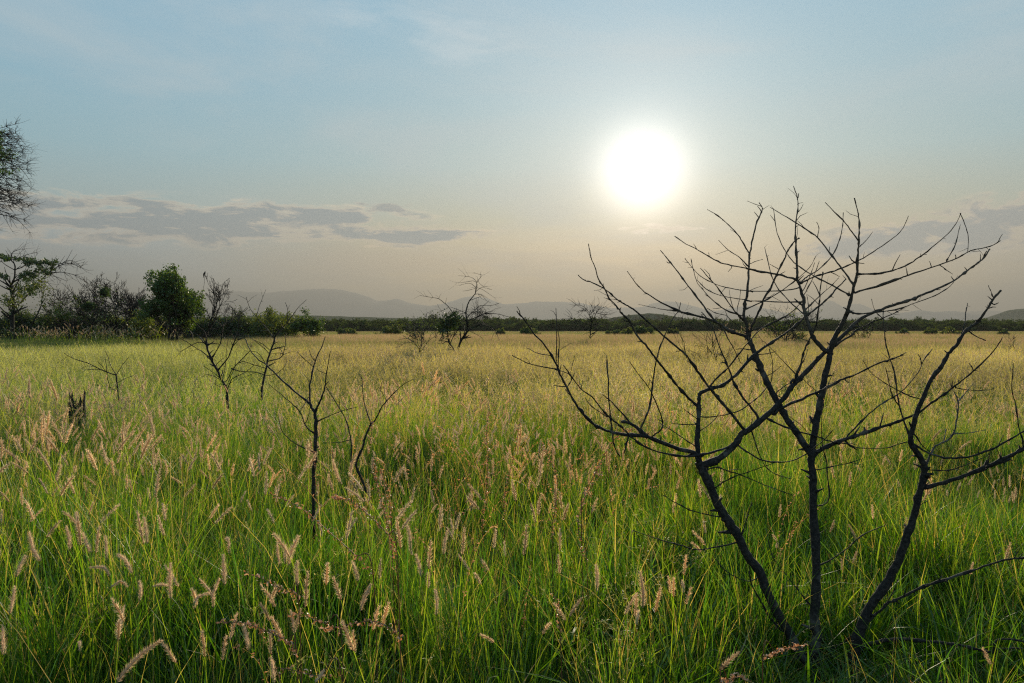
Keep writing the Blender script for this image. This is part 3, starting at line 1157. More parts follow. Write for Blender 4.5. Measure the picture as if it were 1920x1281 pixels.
def trace(name, rows, Y0, label, cat, seed, mat, group=None, spread=0.4, sides=7, knots=0.15, base_px=None, pale=(), minr=0.0, merge=None, twigs=0, parts=('stem', 'branch'), wmul=1.0):
    """rows: (id, parent id or None, path in pixels of the close-ups, width at its start, at its end [, depth change in m])
    Each branch starts on its parent at the parent's own depth and then leaves that depth: the plant has its real volume."""
    rng = np.random.default_rng(seed)
    D = {}
    root = None
    origin = None
    for row in rows:
        i, par, path, w0, w1 = row[:5]
        P = parse(path)
        seglen = np.r_[0, np.cumsum(np.hypot(*np.diff(P, axis=0).T))]
        t = seglen / max(seglen[-1], 1e-6)
        if par is None:
            ys = Y0 + (row[6] if len(row) > 6 else 0.0)
            stem = i
            lvl = 0
        else:
            q = D[par]
            dist = np.hypot(q['fine'][:, 0] - P[0][0], q['fine'][:, 1] - P[0][1])
            j = int(dist.argmin())
            ys = q['fy'][j]
            P = np.vstack([q['fine'][j], P]) if dist[j] > 0.8 else P
            seglen = np.r_[0, np.cumsum(np.hypot(*np.diff(P, axis=0).T))]
            t = seglen / max(seglen[-1], 1e-6)
            stem = q['stem']
            lvl = q['lvl'] + 1
        dy = row[5] if len(row) > 5 and row[5] is not None else float(rng.uniform(-1, 1)) * spread * min(1.0, seglen[-1] / 250.0)
        yy = ys + dy * t ** 1.1
        k = 4 if sides >= 6 else 2
        fine3 = crom(np.column_stack([P, yy, t]), k)
        P3 = np.array([list(at(a, b_, c)) for a, b_, c, _ in fine3])
        w0, w1 = w0 * wmul, w1 * wmul
        wd = w0 + (w1 - w0) * np.clip(fine3[:, 3], 0, 1) ** 0.8
        if knots:
            kk = knots * np.minimum(1.0, 4.5 / np.maximum(wd, 1))
            wd = wd * (1 + rng.normal(0, 0.5, len(wd)) * kk)
            sp = rng.random(len(wd)) < 0.16
            wd[sp] *= 1 + kk[sp] * 2.2
        rad = np.maximum(wd * 0.5 * fine3[:, 2] / F, minr)
        mb = MB()
        jit = rng.normal(0, 1, P3.shape) * (np.minimum(rad, 2.0 * fine3[:, 2] / F) * 0.25)[:, None]
        tube(mb, P3 + jit, rad, sides if w0 > 4 else max(4, sides - 2))
        if knots and par is not None or knots:
            # thorns and buds
            n_t = int(len(P3) * 0.16)
            for _ in range(n_t):
                j = int(rng.integers(1, len(P3) - 1))
                T = P3[j + 1] - P3[j - 1]
                T /= np.linalg.norm(T) + 1e-9
                q = np.cross(T, rng.normal(size=3))
                q /= np.linalg.norm(q) + 1e-9
                L_ = rad[j] * rng.uniform(1.6, 3.2)
                tube(mb, [P3[j], P3[j] + (q + T * .5) * L_], [rad[j] * 0.55, rad[j] * 0.15], 4)
        for _ in range(int(twigs * seglen[-1] / 20)):
            j = int(rng.integers(len(P3) // 3, len(P3)))
            T = P3[min(j + 1, len(P3) - 1)] - P3[max(j - 1, 0)]
            T /= np.linalg.norm(T) + 1e-9
            q = np.cross(T, rng.normal(size=3))
            q /= np.linalg.norm(q) + 1e-9
            dd = q * rng.uniform(.5, 1) + T * rng.uniform(.3, 1)
            L_ = rng.uniform(8, 26) / F * yy[0]
            mid = P3[j] + dd * L_ * .5 + rng.normal(0, .06, 3) * L_
            tube(mb, [P3[j], mid, P3[j] + dd * L_], [rad[j] * .6, rad[j] * .5, rad[j] * .3], 4)
        D[i] = dict(fine=fine3[:, :2], fy=fine3[:, 2], stem=stem, lvl=lvl, mb=mb, par=par)
        if root is None:
            g = P3[0]
            origin = Vector((g[0], g[1], 0))
            root = empty(name, origin, label=label, cat=cat, group=group)
    objs = {}
    tops = {}
    for i, d in D.items():
        if d['lvl'] == 0:
            tops[i] = [i]
            d['top'] = i
        elif d['lvl'] == 1:
            tops[i] = [i]
            d['top'] = i
        else:
            d['top'] = D[d['par']]['top']
            if i in pale:
                tops[i] = [i]
                d['top'] = i
            else:
                tops[d['top']].append(i)
    for i, ids in tops.items():
        mb = MB()
        for q in ids:
            for v_ in D[q]['mb'].v:
                pass
            off = mb.n
            V_ = np.concatenate(D[q]['mb'].v)
            mb.add(V_, D[q]['mb'].f)
        m_ = M_pale if i in pale else mat
        if D[i]['lvl'] == 0:
            objs[i] = mb.build(parts[0], m_, root)
        else:
            objs[i] = mb.build(parts[1], m_, objs[D[i]['stem']])
            if i in pale:
                objs[i]['label'] = 'bleached grey branch'
    return root, D


SHRUB = [
 ('L', None, 'Z 1548,1300 1530,1268 1505,1232 1478,1186 1456,1146 1439,1110 1423,1070 1403,1044 1383,1005 1364,975 1347,949 1334,916 1318,885 1309,866', 20, 18, 0.15),
 ('M', None, 'Z 1560,1300 1535,1262 1530,1230 G 1120,1100 1130,1000 1120,900 1130,600 1110,300 1110,120 C 965,1230 970,1150 990,1000 1030,800 1060,620 1090,500 1110,410', 24, 12, 0.25),
 ('R', None, 'Z 1600,1310 H 230,1260 250,1100 290,950 350,830 430,720 500,580 550,440 590,330 610,230 640,130 F 742,1190 700,1090 640,1000 630,950 650,840 690,720 740,600 800,470 870,380 930,270 990,210 1050,110 1120,50 1180,5 E 1260,1090 1340,980 1400,880 1465,810', 25, 4, -0.15),
 # left stem
 ('L1', 'L', 'C 125,1220 110,1100 118,950 122,800 128,720 190,682 300,650 400,570 520,440 640,350 740,280 830,220 940,120 1020,60 1090,0 D 680,800 745,735', 10.5, 2.5, 0.35),
 ('L1a', 'L1', 'C 200,670 260,590 330,530 410,430 500,320 590,225 D 210,1050 290,1015 350,1015', 4.5, 1.5),
 ('L1b', 'L1', 'A 1430,805 1370,750 1260,630 1190,540 1120,450 1060,370 980,280 920,170 860,110 840,70 770,0 B 230,690 180,610 150,510 120,440 100,330', 6, 1.8, -0.3),
 ('L1h', 'L1', 'C 150,890 280,880 420,845 500,790 580,730 630,665 665,620 675,480 650,380', 3.2, 1.3, 0.2),
 ('L1i', 'L1', 'C 135,990 230,920 280,850', 2.2, 1.2),
 ('L1m', 'L1', 'A 1420,895 1375,865 1330,830', 2, 1.2),
 ('L1n', 'L1', 'A 1410,945 1320,945 1240,935', 2.2, 1.2),
 ('L1o', 'L1', 'A 1410,1105 1300,1030 1200,965 1135,930', 3, 1.3),
 ('L2', 'L', 'C 150,1250 280,1200 400,1090 440,1020 500,980 590,910 660,850 740,770 800,690 840,640 930,550 1060,410 1160,320 1270,215 D 870,1020 1010,960 1130,920 1260,878 E 710,860 860,800 1030,720 1100,665 1200,590 1290,525 1360,430', 15, 2.5, 0.45),
 ('L2a', 'L2', 'C 460,985 370,870 280,760 210,680 130,570 60,470 0,400 A 1200,300 1090,200 950,80 880,40 820,0 B 240,700 130,640 70,625 15,580', 6, 1.8, -0.35),
 ('L2b', 'L2', 'C 575,905 500,800 430,710 380,620 340,510 290,400 250,290 215,190 140,100', 5.5, 1.8, 0.2),
 ('L2c', 'L2', 'C 832,640 850,580 890,480 910,400 950,310 1000,210 1015,100 1030,0 D 550,830 573,680', 5, 1.8, -0.2),
 ('L2c1', 'L2c', 'C 940,318 900,305 862,290', 2, 1),
 ('L2c2', 'L2c', 'C 950,175 1030,172 1120,155', 1.8, .8),
 ('L2c3', 'L2c', 'C 890,500 920,440 940,380', 1.8, 1),
 ('L2d', 'L2', 'C 690,865 740,822 900,750 1010,700 1110,655 1210,600 1281,580 F 380,345 460,320 540,290 595,260', 6, 2.2, -0.3),
 ('L2e', 'L2', 'C 635,900 760,960 880,1000 990,1030 1100,1070 1230,1090 F 220,1025 430,1025 520,1000 690,955', 4.5, 1.6, -0.25),
 ('L2f', 'L2', 'C 420,1105 500,1160 620,1220 790,1225 920,1170 1000,1110 1060,1060 1130,985', 4, 1.4, -0.3),
 ('L2g', 'L2', 'C 515,985 560,1130 600,1220 640,1280 G 910,95 980,115', 3.2, 1.2),
 ('L2k', 'L2', 'C 420,1088 370,1100 300,1130 150,1170 0,1182 A 1100,1140 960,1060 880,980 820,930 740,860 640,740 560,680 490,590 425,500', 5.5, 2, -0.4),
 ('L2k1', 'L2k', 'A 750,885 640,810 590,745', 2.5, 1.3),
 ('L2m', 'L2', 'C 490,980 520,930 520,880', 2, 1),
 ('L2n', 'L2', 'C 700,715 760,660 830,620', 2.4, 1.2),
 ('L2q', 'L2', 'C 640,350 600,320 565,270', 2, 1),
 ('LJ', 'L', 'A 1410,1160 1250,1115 1060,1038 900,1022 780,1000 680,960 580,870 500,760 450,660 400,570 370,490 320,400 260,320 200,260 130,160 75,95', 9.5, 2.4, -0.3),
 ('J1', 'LJ', 'A 1050,1030 990,980 930,940 860,922', 9, 5, 0.1),
 ('J1a', 'J1', 'A 920,925 830,820 770,760 720,722', 3.5, 1.6),
 ('J2', 'LJ', 'A 1000,1000 1030,920 1070,820 1090,680 1110,530 1140,400 1180,290 1240,160 1290,90 1305,30', 4.2, 1.5, 0.2),
 ('J3', 'LJ', 'A 1090,1042 1115,1018 1160,980 1165,900 1110,760 1060,660 990,570 920,470', 3.4, 1.4, -0.2),
 ('J5', 'LJ', 'A 790,1002 780,900 765,750 760,600 755,460', 3.6, 2.6, 0.1),
 ('J5b', 'LJ', 'A 795,1005 800,1080 820,1140 850,1185', 4, 2),
 ('J5c', 'LJ', 'A 915,1022 905,1070 880,1165', 4, 2.2),
 ('J6', 'LJ', 'A 378,530 270,512 150,482 40,425', 2.8, 1.6),
 ('J7', 'LJ', 'A 325,425 230,410 155,370', 2.3, 1.3),
 ('J8', 'LJ', 'A 370,480 376,300 370,70', 2.8, 1.6),
 ('J9', 'LJ', 'A 385,500 395,330 385,240', 2.5, 1.3),
 ('J9a', 'J9', 'A 390,390 440,360 490,330', 1.2, .8),
 ('J10', 'LJ', 'A 460,655 490,605 510,555', 2.6, 1.2),
 ('J10a', 'J10', 'A 490,605 480,560 500,470 515,420', 1.2, .7),
 ('J11', 'LJ', 'A 1210,1090 1235,1070 1255,1030', 2, .8),
 ('Lg1', 'L', 'G 560,160 640,110 760,70 900,20', 3, 1.4, -0.2),
 ('Lg2', 'L', 'G 550,50 620,70 700,95 830,150 985,205', 3.4, 1.4, -0.2),
 ('Lg3', 'L', 'G 560,330 430,300 340,260 255,210', 3, 1.3),
 ('Lg4', 'L', 'G 670,480 560,505 450,520 340,490 240,465 80,410', 3.6, 1.6, -0.2),
 ('Lg5', 'L', 'G 740,700 640,660 580,610 550,560', 2.8, 1.4),
 ('Lg6', 'L', 'G 700,440 720,380 740,310 760,250', 3.4, 1.5),
 ('Lg7', 'L', 'G 960,1000 880,930 820,830 760,720 745,640', 5, 3, -0.15),
 # middle stem
 ('ML', 'M', 'C 955,1150 870,1030 800,930 740,830 680,720 620,600 570,480 530,380 490,290', 15, 10, 0.3),
 ('MLu', 'ML', 'C 490,290 480,200 460,120 470,20 B 1370,750 1380,560 1390,420 1410,320 1440,180 1485,75 1490,40 1465,0', 7.5, 1.8, 0.1),
 ('MLu1', 'MLu', 'B 1385,520 1310,440 1220,380 1140,300', 2.6, 1.2),
 ('MLu2', 'MLu', 'B 1388,415 1330,310 1290,250 1200,160 1120,95 1050,55', 2.8, 1.4),
 ('MLu3', 'MLu', 'B 1395,490 1440,470 1495,455', 1.8, 1),
 ('MLu4', 'MLu', 'B 1365,850 1500,790 1640,710 D 370,740 470,650 520,560', 3, 1.1),
 ('MLu5', 'MLu', 'B 1340,910 1200,860 1080,770 1010,690 970,640 940,540 920,450', 3, 1.2),
 ('MLu6', 'MLu', 'B 1335,930 1250,840 1150,700 1080,620 995,525', 3.4, 1.6),
 ('MLu7', 'MLu', 'B 1355,1030 1230,930 1195,870', 2.4, 1),
 ('MLu8', 'MLu', 'B 1330,940 1290,880 1310,770 1318,690', 1.8, .8),
 ('MLu9', 'MLu6', 'B 1265,860 1240,780 1225,695', 1.6, .8),
 ('MLr', 'ML', 'C 500,265 530,180 580,80 610,0 D 180,800 230,690 285,580 300,540 350,460 395,425', 6, 2.2, -0.15),
 ('MLr1', 'MLr', 'D 240,660 205,640 170,620', 1.8, 1),
 ('MLl', 'ML', 'C 480,285 370,250 270,190 180,150 0,105 B 850,880 720,820 600,750 500,670 410,550', 6.5, 1.5, -0.25),
 ('MLl1', 'MLl', 'B 1230,1030 1100,930 1000,800 900,670 810,550 740,460 675,380', 4.2, 1.8, 0.2),
 ('MLl2', 'MLl', 'B 820,868 700,855 620,840 500,815', 1.9, .9),
 ('MLl3', 'MLl', 'C 300,220 340,300 380,370 440,490', 2.6, 1.2),
 ('MLl4', 'MLl', 'B 1210,910 1120,885 1050,845', 1.8, .9),
 ('MLs', 'ML', 'C 515,245 640,200 780,130 860,60 D 430,880', 3.4, 1.4),
 ('MLt1', 'ML', 'C 570,420 640,412 700,395', 2.4, 1.2),
 ('MLt2', 'ML', 'C 630,585 690,545 740,505', 2.2, 1),
 ('MLt3', 'ML', 'C 510,385 455,378 400,380', 2.2, 1.2),
 ('MLt4', 'ML', 'C 780,870 850,920 900,960 935,1005', 1.6, .9),
 ('MA', 'M', 'C 1085,395 1050,375 980,290 940,190 910,60 D 430,900 400,790 380,740 380,660 370,500 365,400 370,300 385,200 380,120 350,35', 10, 1.5, 0.2),
 ('MA1', 'MA', 'D 395,800 250,822 20,825 B 1420,710 1280,695 1120,655 1000,590 930,520 870,445', 3, 1.2, -0.2),
 ('MA2', 'MA', 'D 415,907 150,902 0,897 B 1400,787 1160,745 1040,690 970,620', 3, 1.2, 0.2),
 ('MA3', 'MA', 'D 380,740 230,700 80,675 0,655 B 1440,540 1280,510 1160,480 1060,430 960,370 880,330 790,270', 4, 1.6, -0.25),
 ('MA3a', 'MA3', 'B 1066,430 1063,400', 1.6, 1),
 ('MA3b', 'MA3', 'B 966,372 942,330', 1.6, .8),
 ('MA4', 'MA', 'D 435,1000 350,930 240,810 190,720 170,650 135,495', 3, 1.2, 0.15),
 ('MA5', 'MA', 'D 410,765 500,720 600,690 720,650 850,590 950,530 1080,440 1160,370 1215,260', 3.6, 1.4, -0.3),
 ('MA6', 'MA', 'D 420,745 460,710 530,670 640,560 700,430 720,330 725,235', 3, 1.2, 0.25),
 ('MA7', 'MA', 'D 430,855 500,720 545,600', 2.2, 1.2),
 ('MA8', 'MA', 'D 425,820 480,700 510,610', 2, 1),
 ('MA9', 'MA', 'D 455,950 560,850 630,790 690,725', 2.4, 1),
 ('MAa', 'MA', 'D 390,230 410,200 425,170', 1.8, .8),
 ('MAb', 'MA', 'D 385,170 425,157', 1.2, .7),
 ('MAc', 'MA', 'D 382,130 392,90', 2, 1.4),
 ('MAd', 'MA', 'D 465,985 460,900 450,850', 1.6, .8),
 ('MB', 'M', 'C 1105,405 1140,300 1200,180 1250,80 D 750,1000 790,850 815,750 830,650 835,540 840,440 845,340 835,240 808,125', 11, 1.6, -0.15),
 ('MB1', 'MB', 'D 795,770 720,660 640,560 540,430 430,350 300,270 175,195', 4, 1.4, 0.3),
 ('MB1a', 'MB1', 'D 532,415 542,350 525,305', 2, 1),
 ('MB2', 'MB', 'D 770,850 640,780 520,720 380,630 300,540 230,390 200,205', 3.6, 1.3, 0.2),
 ('MB3', 'MB', 'D 835,440 790,380 720,290 590,160', 3, 1.2),
 ('MB4', 'MB', 'D 847,492 900,440 945,380', 2, 1),
 ('MB5', 'MB', 'D 838,697 960,695 1060,680 1190,635 1270,588 E 780,450 970,290 1050,190 1090,100', 4, 1.3, -0.35),
 ('MB5a', 'MB5', 'E 1090,110 1140,230 1162,330 1155,450', 1.9, 1.2, 0.02),
 ('MB6', 'MB', 'D 815,832 970,790 1150,730 E 600,670 880,580 1040,520 1150,460 1215,435 1360,405 1460,350', 5, 1.3, -0.3),
 ('MB6a', 'MB6', 'E 965,530 1040,390 1075,250 1087,205', 2.4, 1.1),
 ('MB6b', 'MB6', 'E 597,662 590,620 580,575', 2, 1),
 ('MB6c', 'MB6', 'E 818,595 812,565 798,540', 2, 1),
 ('MB6d', 'MB6', 'E 905,582 960,625 1017,662', 1.9, .9),
 ('MB6e', 'MB6', 'E 1046,515 1040,480', 2.2, 1.6),
 ('MB7', 'MB', 'D 785,985 870,992 E 480,990 690,920 850,860 970,790 1025,735', 3, 1.2, -0.2),
 ('MB8', 'M', 'C 1110,395 1150,350 1281,260 E 110,1190 240,1120 370,1070 500,1010 590,955', 5, 1.3, -0.1),
 ('MB8a', 'MB8', 'E 370,1070 300,1000 265,890', 1.6, .8),
 ('MB8b', 'MB8', 'E 240,1120 250,1140 320,1055', 1.4, .8),
 ('MB9', 'L2', 'E 140,1128 200,1175 265,1225', 2.6, 1),
 ('MR', 'M', 'C 1000,1155 1080,1110 1200,1060 F 40,985 100,960 260,905 420,850 560,800 690,745 830,640 960,550 1070,460 1200,350 1300,240 1365,140', 9, 1.8, -0.3),
 ('MR1', 'MR', 'F 100,955 180,870 290,760 400,670 490,620 580,550 690,420 730,330 805,230', 4, 1.6, 0.2),
 ('MR1a', 'MR1', 'F 715,347 705,300 690,275', 2.4, 1.4),
 ('MR2', 'MR', 'F 1000,545 1080,560 1190,565 1300,550', 2.2, 1),
 ('MR3', 'MR', 'F 1130,402 1115,370 1095,345', 2.2, 1.2),
 ('MR4', 'MR', 'F 962,552 945,505', 1.8, .9),
 ('MR5', 'MR', 'F 465,850 480,880', 3, 1),
 ('MV', 'M', 'H 50,270 105,230 95,100 90,10 C 1048,1100 1045,870 1075,700 1110,600 1140,550', 3, 1.2, -0.1),
 ('MV2', 'M', 'H 45,62 120,45 200,30 300,0', 2.6, 1.2),
 ('MV3', 'M', 'H 70,600 200,520 290,440 430,380', 3.4, 1.4),
 ('MV4', 'M', 'C 1015,702 950,650 900,600', 1.8, .9),
 ('MV5', 'M', 'C 950,985 960,930 972,890', 2.2, 1),
 ('MV6', 'M', 'G 1110,860 1040,770 960,670 880,560 840,400', 3.2, 1.6),
 # right stem
 ('R1', 'R', 'E 1390,872 1370,820 1345,765', 2, 1.2),
 ('R2', 'R', 'E 1395,940 1420,935 1440,925', 2.6, 1.6),
 ('R3', 'R', 'E 1340,972 1340,943', 2, 1.4),
 ('R4', 'R', 'E 1085,1250 1110,1180 1130,1090 1140,1000 1155,930', 3, 1.8, 0.12),
 ('R5', 'R', 'F 1110,102 1170,140 1230,167', 3, 1.5),
 ('R6', 'R', 'F 625,935 570,790 530,640 500,420 460,300 430,180 420,90 410,0 E 375,1010', 4, 1.6, 0.3),
 ('R6a', 'R6', 'F 525,670 480,600 450,470 430,380', 2.8, 1.5),
 ('R6b', 'R6', 'F 428,95 450,75', 2, 1),
 ('R7', 'R', 'F 645,985 760,1060 900,1100 1080,1100 1260,1040 1400,970 1537,890 Z 1945,790 1980,775', 4.5, 3, -0.2),
 ('R8', 'R', 'F 645,890 720,1000 790,1062', 3, 1.6),
 ('R9', 'R', 'F 745,1180 790,1080 830,1010 930,960 980,890 1000,780 1010,680 990,600 965,560', 5, 1.8, -0.15),
 ('R9a', 'R9', 'F 1010,650 1080,570 1130,510', 2.2, 1),
 ('R9b', 'R9', 'F 985,908 1100,905 1230,880', 2.4, 1.2),
 ('R9c', 'R9', 'F 892,980 905,920 915,870', 2.4, 1.2),
 ('R10', 'R', 'H 655,165 800,125 900,90 1020,40 1130,3 F 1240,1175 1400,1100 1537,1030 Z 1945,825 1990,800', 9.5, 6, -0.25),
 ('R10a', 'R10', 'F 1245,1165 1262,1080 1275,1000', 2.4, 1.2),
 ('R10b', 'R10', 'F 1360,1115 1340,1080 1310,1010', 2.4, 1.2),
 ('R10c', 'R10', 'F 1530,1030 1525,950 1500,880 1470,680 1440,550 1450,350', 3, 1.8, -0.05),
 ('R11', 'R', 'F 765,1197 900,1205 1010,1185 1250,1080 1290,1020', 3, 1.4, -0.15),
 ('R12', 'R', 'H 300,955 380,880 440,825 500,800 650,730 800,680 950,630 1100,580 1217,565 Z 1960,1038', 5.5, 3.5, -0.3),
 ('R12a', 'R12', 'H 430,830 470,760 500,680', 2.5, 1.2),
 ('R13', 'R', 'H 270,1080 380,1045 520,1030 680,1045 820,1060 940,1085 1040,1105 1045,1060 1090,1030 1217,1045 Z 1970,1225', 8, 3.5, -0.3),
 ('R13a', 'R13', 'H 1045,1090 1120,1083 1217,1085 Z 1965,1218', 3, 2),
 ('R13b', 'R13', 'H 925,1080 920,1040', 2.4, 1.2),
 ('R14', 'R', 'H 275,985 170,1060 100,1092 20,1150', 6, 3, 0.2),
 ('R15', 'R', 'H 585,310 620,270 670,238', 3, 1.4),
 ('R16', 'R', 'F 700,632 600,600 450,520 320,430 245,320', 3, 1.3, 0.15),
 ('R17', 'R', 'F 925,268 900,245', 3, 1.8),
]
trace('bare_shrub', SHRUB, 3.35, 'tall bare black shrub with many thorny branches filling the right foreground', 'shrub', 4, M_bark,
      spread=0.35, sides=8, knots=0.26, twigs=0.32, wmul=0.9, pale=('R9',))

T3 = [
 ('S', None, 'Z 588,1010 I 430,1100 438,1010 445,850 450,740 446,650 440,600', 6.5, 5, 0),
 ('a', 'S', 'I 440,610 415,570 403,450 430,290 455,200 495,120 520,45', 3.6, 1.2, 0.15),
 ('b', 'S', 'I 443,608 470,550 505,470 520,400 530,310 560,150', 3.4, 1.0, -0.1),
 ('c', 'S', 'I 420,580 400,545 280,450 150,330 70,250 J 850,790 760,690 700,560', 3.4, 1.3, 0.35),
 ('d', 'S', 'I 440,775 370,710 330,610 260,540 100,405', 2.2, .9, -0.3),
 ('d1', 'd', 'I 330,610 370,540 400,490', 1.4, .9),
 ('d2', 'd', 'I 370,700 390,650 405,600', 1.3, .8),
 ('e', 'S', 'I 435,915 300,850 200,760 170,650', 1.9, .8, -0.2),
 ('f', 'S', 'I 460,682 600,620 690,590 765,573', 2.2, .9, -0.1),
 ('g', 'a', 'I 430,270 370,220 310,160', 1.3, .7),
 ('h', 'a', 'I 437,222 415,190 395,135', 1.3, .7),
 ('i', 'b', 'I 525,325 480,305 450,285', 1.1, .7),
 ('j', 'a', 'I 405,388 380,355 360,325', 1.0, .6),
 ('k', 'b', 'I 527,400 545,380', 1.3, .7),
]
trace('bare_sapling', T3, 4.3, 'small black leafless sapling standing alone left of centre in the grass', 'sapling', 8, M_bark, spread=0.3, sides=6, knots=0.18, wmul=1.25)
T4 = [
 ('S', None, 'I 830,1220 800,1130 750,1020 760,960 800,880 820,800 850,730 865,695', 3.4, 3, 0),
 ('a', 'S', 'I 862,700 830,600 805,500 795,350', 2.2, .9, -.1),
 ('a1', 'a', 'I 798,420 775,400', 1.1, .7), ('a2', 'a', 'I 796,370 783,345', 1.1, .7),
 ('b', 'S', 'I 862,705 905,655 940,580 980,528 1040,465 1100,410 1180,365', 2.4, .9, -.15),
 ('b1', 'b', 'I 980,526 950,470 915,420', 1.0, .6),
]
trace('bare_sapling', T4, 4.2, 'forked V-shaped black twig sapling with dry pods at its fork', 'sapling', 9, M_bark, spread=0.2, sides=6, knots=0.15, wmul=1.25)
T4b = [
 ('S', None, 'I 718,1100 716,960 710,800 670,660 620,575 570,490 525,420', 2.4, 1.1, 0.2),
 ('a', 'S', 'I 625,585 628,530 632,470', 1.1, .6), ('b', 'S', 'I 712,820 650,835 600,840 500,845', 1.3, .7)]
trace('bare_sapling', T4b, 4.6, 'thin single black stem bent left, between the lone sapling and the V-shaped one', 'sapling', 10, M_bark, spread=0.2, sides=6, knots=0.12, wmul=1.25)
T1 = [
 ('S', None, 'J 505,1320 500,1210 507,1130 480,1080 430,970 370,860 320,770 290,680 275,580', 4.4, 2.6, 0),
 ('a', 'S', 'J 277,590 262,490 200,430 100,330', 1.9, .8), ('a1', 'S', 'J 270,600 230,555 140,490', 1.7, .8),
 ('b', 'S', 'J 325,765 400,660 440,560 455,430 490,380 590,340', 2.0, .8), ('b1', 'b', 'J 456,430 420,390 350,340', 1.2, .6),
 ('b2', 'b', 'J 448,540 500,520 545,495', 1.2, .6), ('b3', 'b', 'J 460,425 470,380', 1.0, .6),
 ('c', 'S', 'J 400,895 510,760 560,640 610,510 632,385 600,300 545,205', 2.2, .8), ('c1', 'c', 'J 632,350 640,290 645,200', 1.0, .6),
 ('c2', 'c', 'J 610,305 660,270 710,215', 1.0, .6), ('c3', 'c', 'J 600,295 550,275 490,272', .9, .6), ('c4', 'c', 'J 600,510 660,530 720,580', 1.1, .6),
 ('d', 'S', 'J 500,1010 540,920 600,840 740,700 770,620', 1.7, .7), ('d1', 'd', 'J 545,880 620,905 700,915 830,920', 1.5, .8),
 ('e', 'S', 'J 300,750 220,690 150,650 60,590 0,560', 1.5, .7), ('f', 'S', 'J 272,603 180,592 90,640 0,690', 1.4, .7),
 ('g', 'S', 'J 440,1000 360,930 240,850', 1.2, .6), ('h', 'S', 'J 450,1020 350,960 250,940', 1.1, .6), ('i', 'S', 'J 282,612 340,608 410,603', 1.3, .7),
 ('j', 'S', 'J 395,880 380,835 470,760', 1.2, .6), ('k', 'S', 'J 510,1090 550,1000 620,960 700,920 790,850', 1.5, .7), ('l', 'S', 'J 450,985 480,870 490,700 510,560', 1.2, .6),
 ('m', 'S', 'J 500,1060 540,960 590,850 600,700', 1.1, .6), ('n', 'S', 'J 490,1060 420,1080 330,1020 280,980', 1.0, .6), ('o', 'd', 'J 600,840 680,800 800,850', 1.0, .6)]
trace('bare_bush', T1, 10.5, 'spreading black leafless bush, left one of a pair left of centre', 'bush', 11, M_bark, 'pair of bare bushes in the meadow', spread=0.9, sides=5, knots=0.12, wmul=1.35, twigs=1.2)
T2 = [
 ('S', None, 'J 878,1230 882,1110 892,1030 930,860 960,740 1000,620 1015,545', 3.6, 2.4, 0),
 ('a', 'S', 'J 1015,550 950,470 820,310 760,240 725,160 710,100', 2.0, .8), ('a1', 'a', 'J 822,310 850,200 890,100 925,15', 1.2, .6),
 ('b', 'S', 'J 1018,545 1070,470 1150,390 1220,290 1280,210 1368,128', 2.0, .7), ('b1', 'b', 'J 1160,375 1162,240 1135,160', 1.0, .6),
 ('c', 'S', 'J 945,800 1060,775 1110,730 1135,620 1140,520', 1.7, .7), ('d', 'S', 'J 962,720 860,620 750,540', 1.3, .6), ('e', 'S', 'J 975,690 900,620 800,570', 1.3, .6),
 ('f', 'S', 'J 932,850 880,760 820,700 700,690', 1.2, .6), ('g', 'S', 'J 925,880 800,840 740,820', 1.1, .6), ('h', 'S', 'J 900,950 820,920 720,915', 1.4, .7),
 ('i', 'S', 'J 920,960 1050,930 1140,840 1145,780', 1.1, .5), ('j', 'S', 'J 1010,560 1005,480 1000,420', 1.0, .5), ('k', 'c', 'J 1110,730 1080,710 980,720', .9, .5),
 ('l', 'c', 'J 1105,720 1090,680 1040,640', .9, .5)]
trace('bare_bush', T2, 11.6, 'spreading black leafless bush with two long upright whips, right one of a pair', 'bush', 12, M_bark, 'pair of bare bushes in the meadow', spread=0.8, sides=5, knots=0.12, wmul=1.35, twigs=1.0)
T0 = [
 ('S', None, 'K 985,900 965,740 950,600 945,510', 1.9, 1.6, 0), ('a', 'S', 'K 945,510 870,485 800,460 700,420 520,330 300,260 160,180', 1.6, .7),
 ('b', 'S', 'K 948,500 970,460 1040,350 1140,230', 1.4, .7), ('c', 'S', 'K 930,480 900,440 850,340 820,230 780,150', 1.1, .6),
 ('d', 'a', 'K 800,460 795,360 780,260', 1.0, .6), ('e', 'a', 'K 780,440 730,370 660,300', 1.0, .6), ('f', 'a', 'K 700,425 560,425 420,410', .9, .5),
 ('g', 'a', 'K 805,470 810,540 830,620 850,690', 1.1, .7), ('h', 'S', 'K 965,620 1020,590 1100,550 1210,515', 1.0, .6), ('i', 'S', 'K 965,745 900,725 850,690 740,680 600,650', 1.2, .6)]
trace('fallen_bush', T0, 11.5, 'low dead bush half sunk in the grass with one long twig reaching left', 'bush', 13, M_bark, spread=0.5, sides=5, knots=0.1, wmul=1.35, twigs=.6)

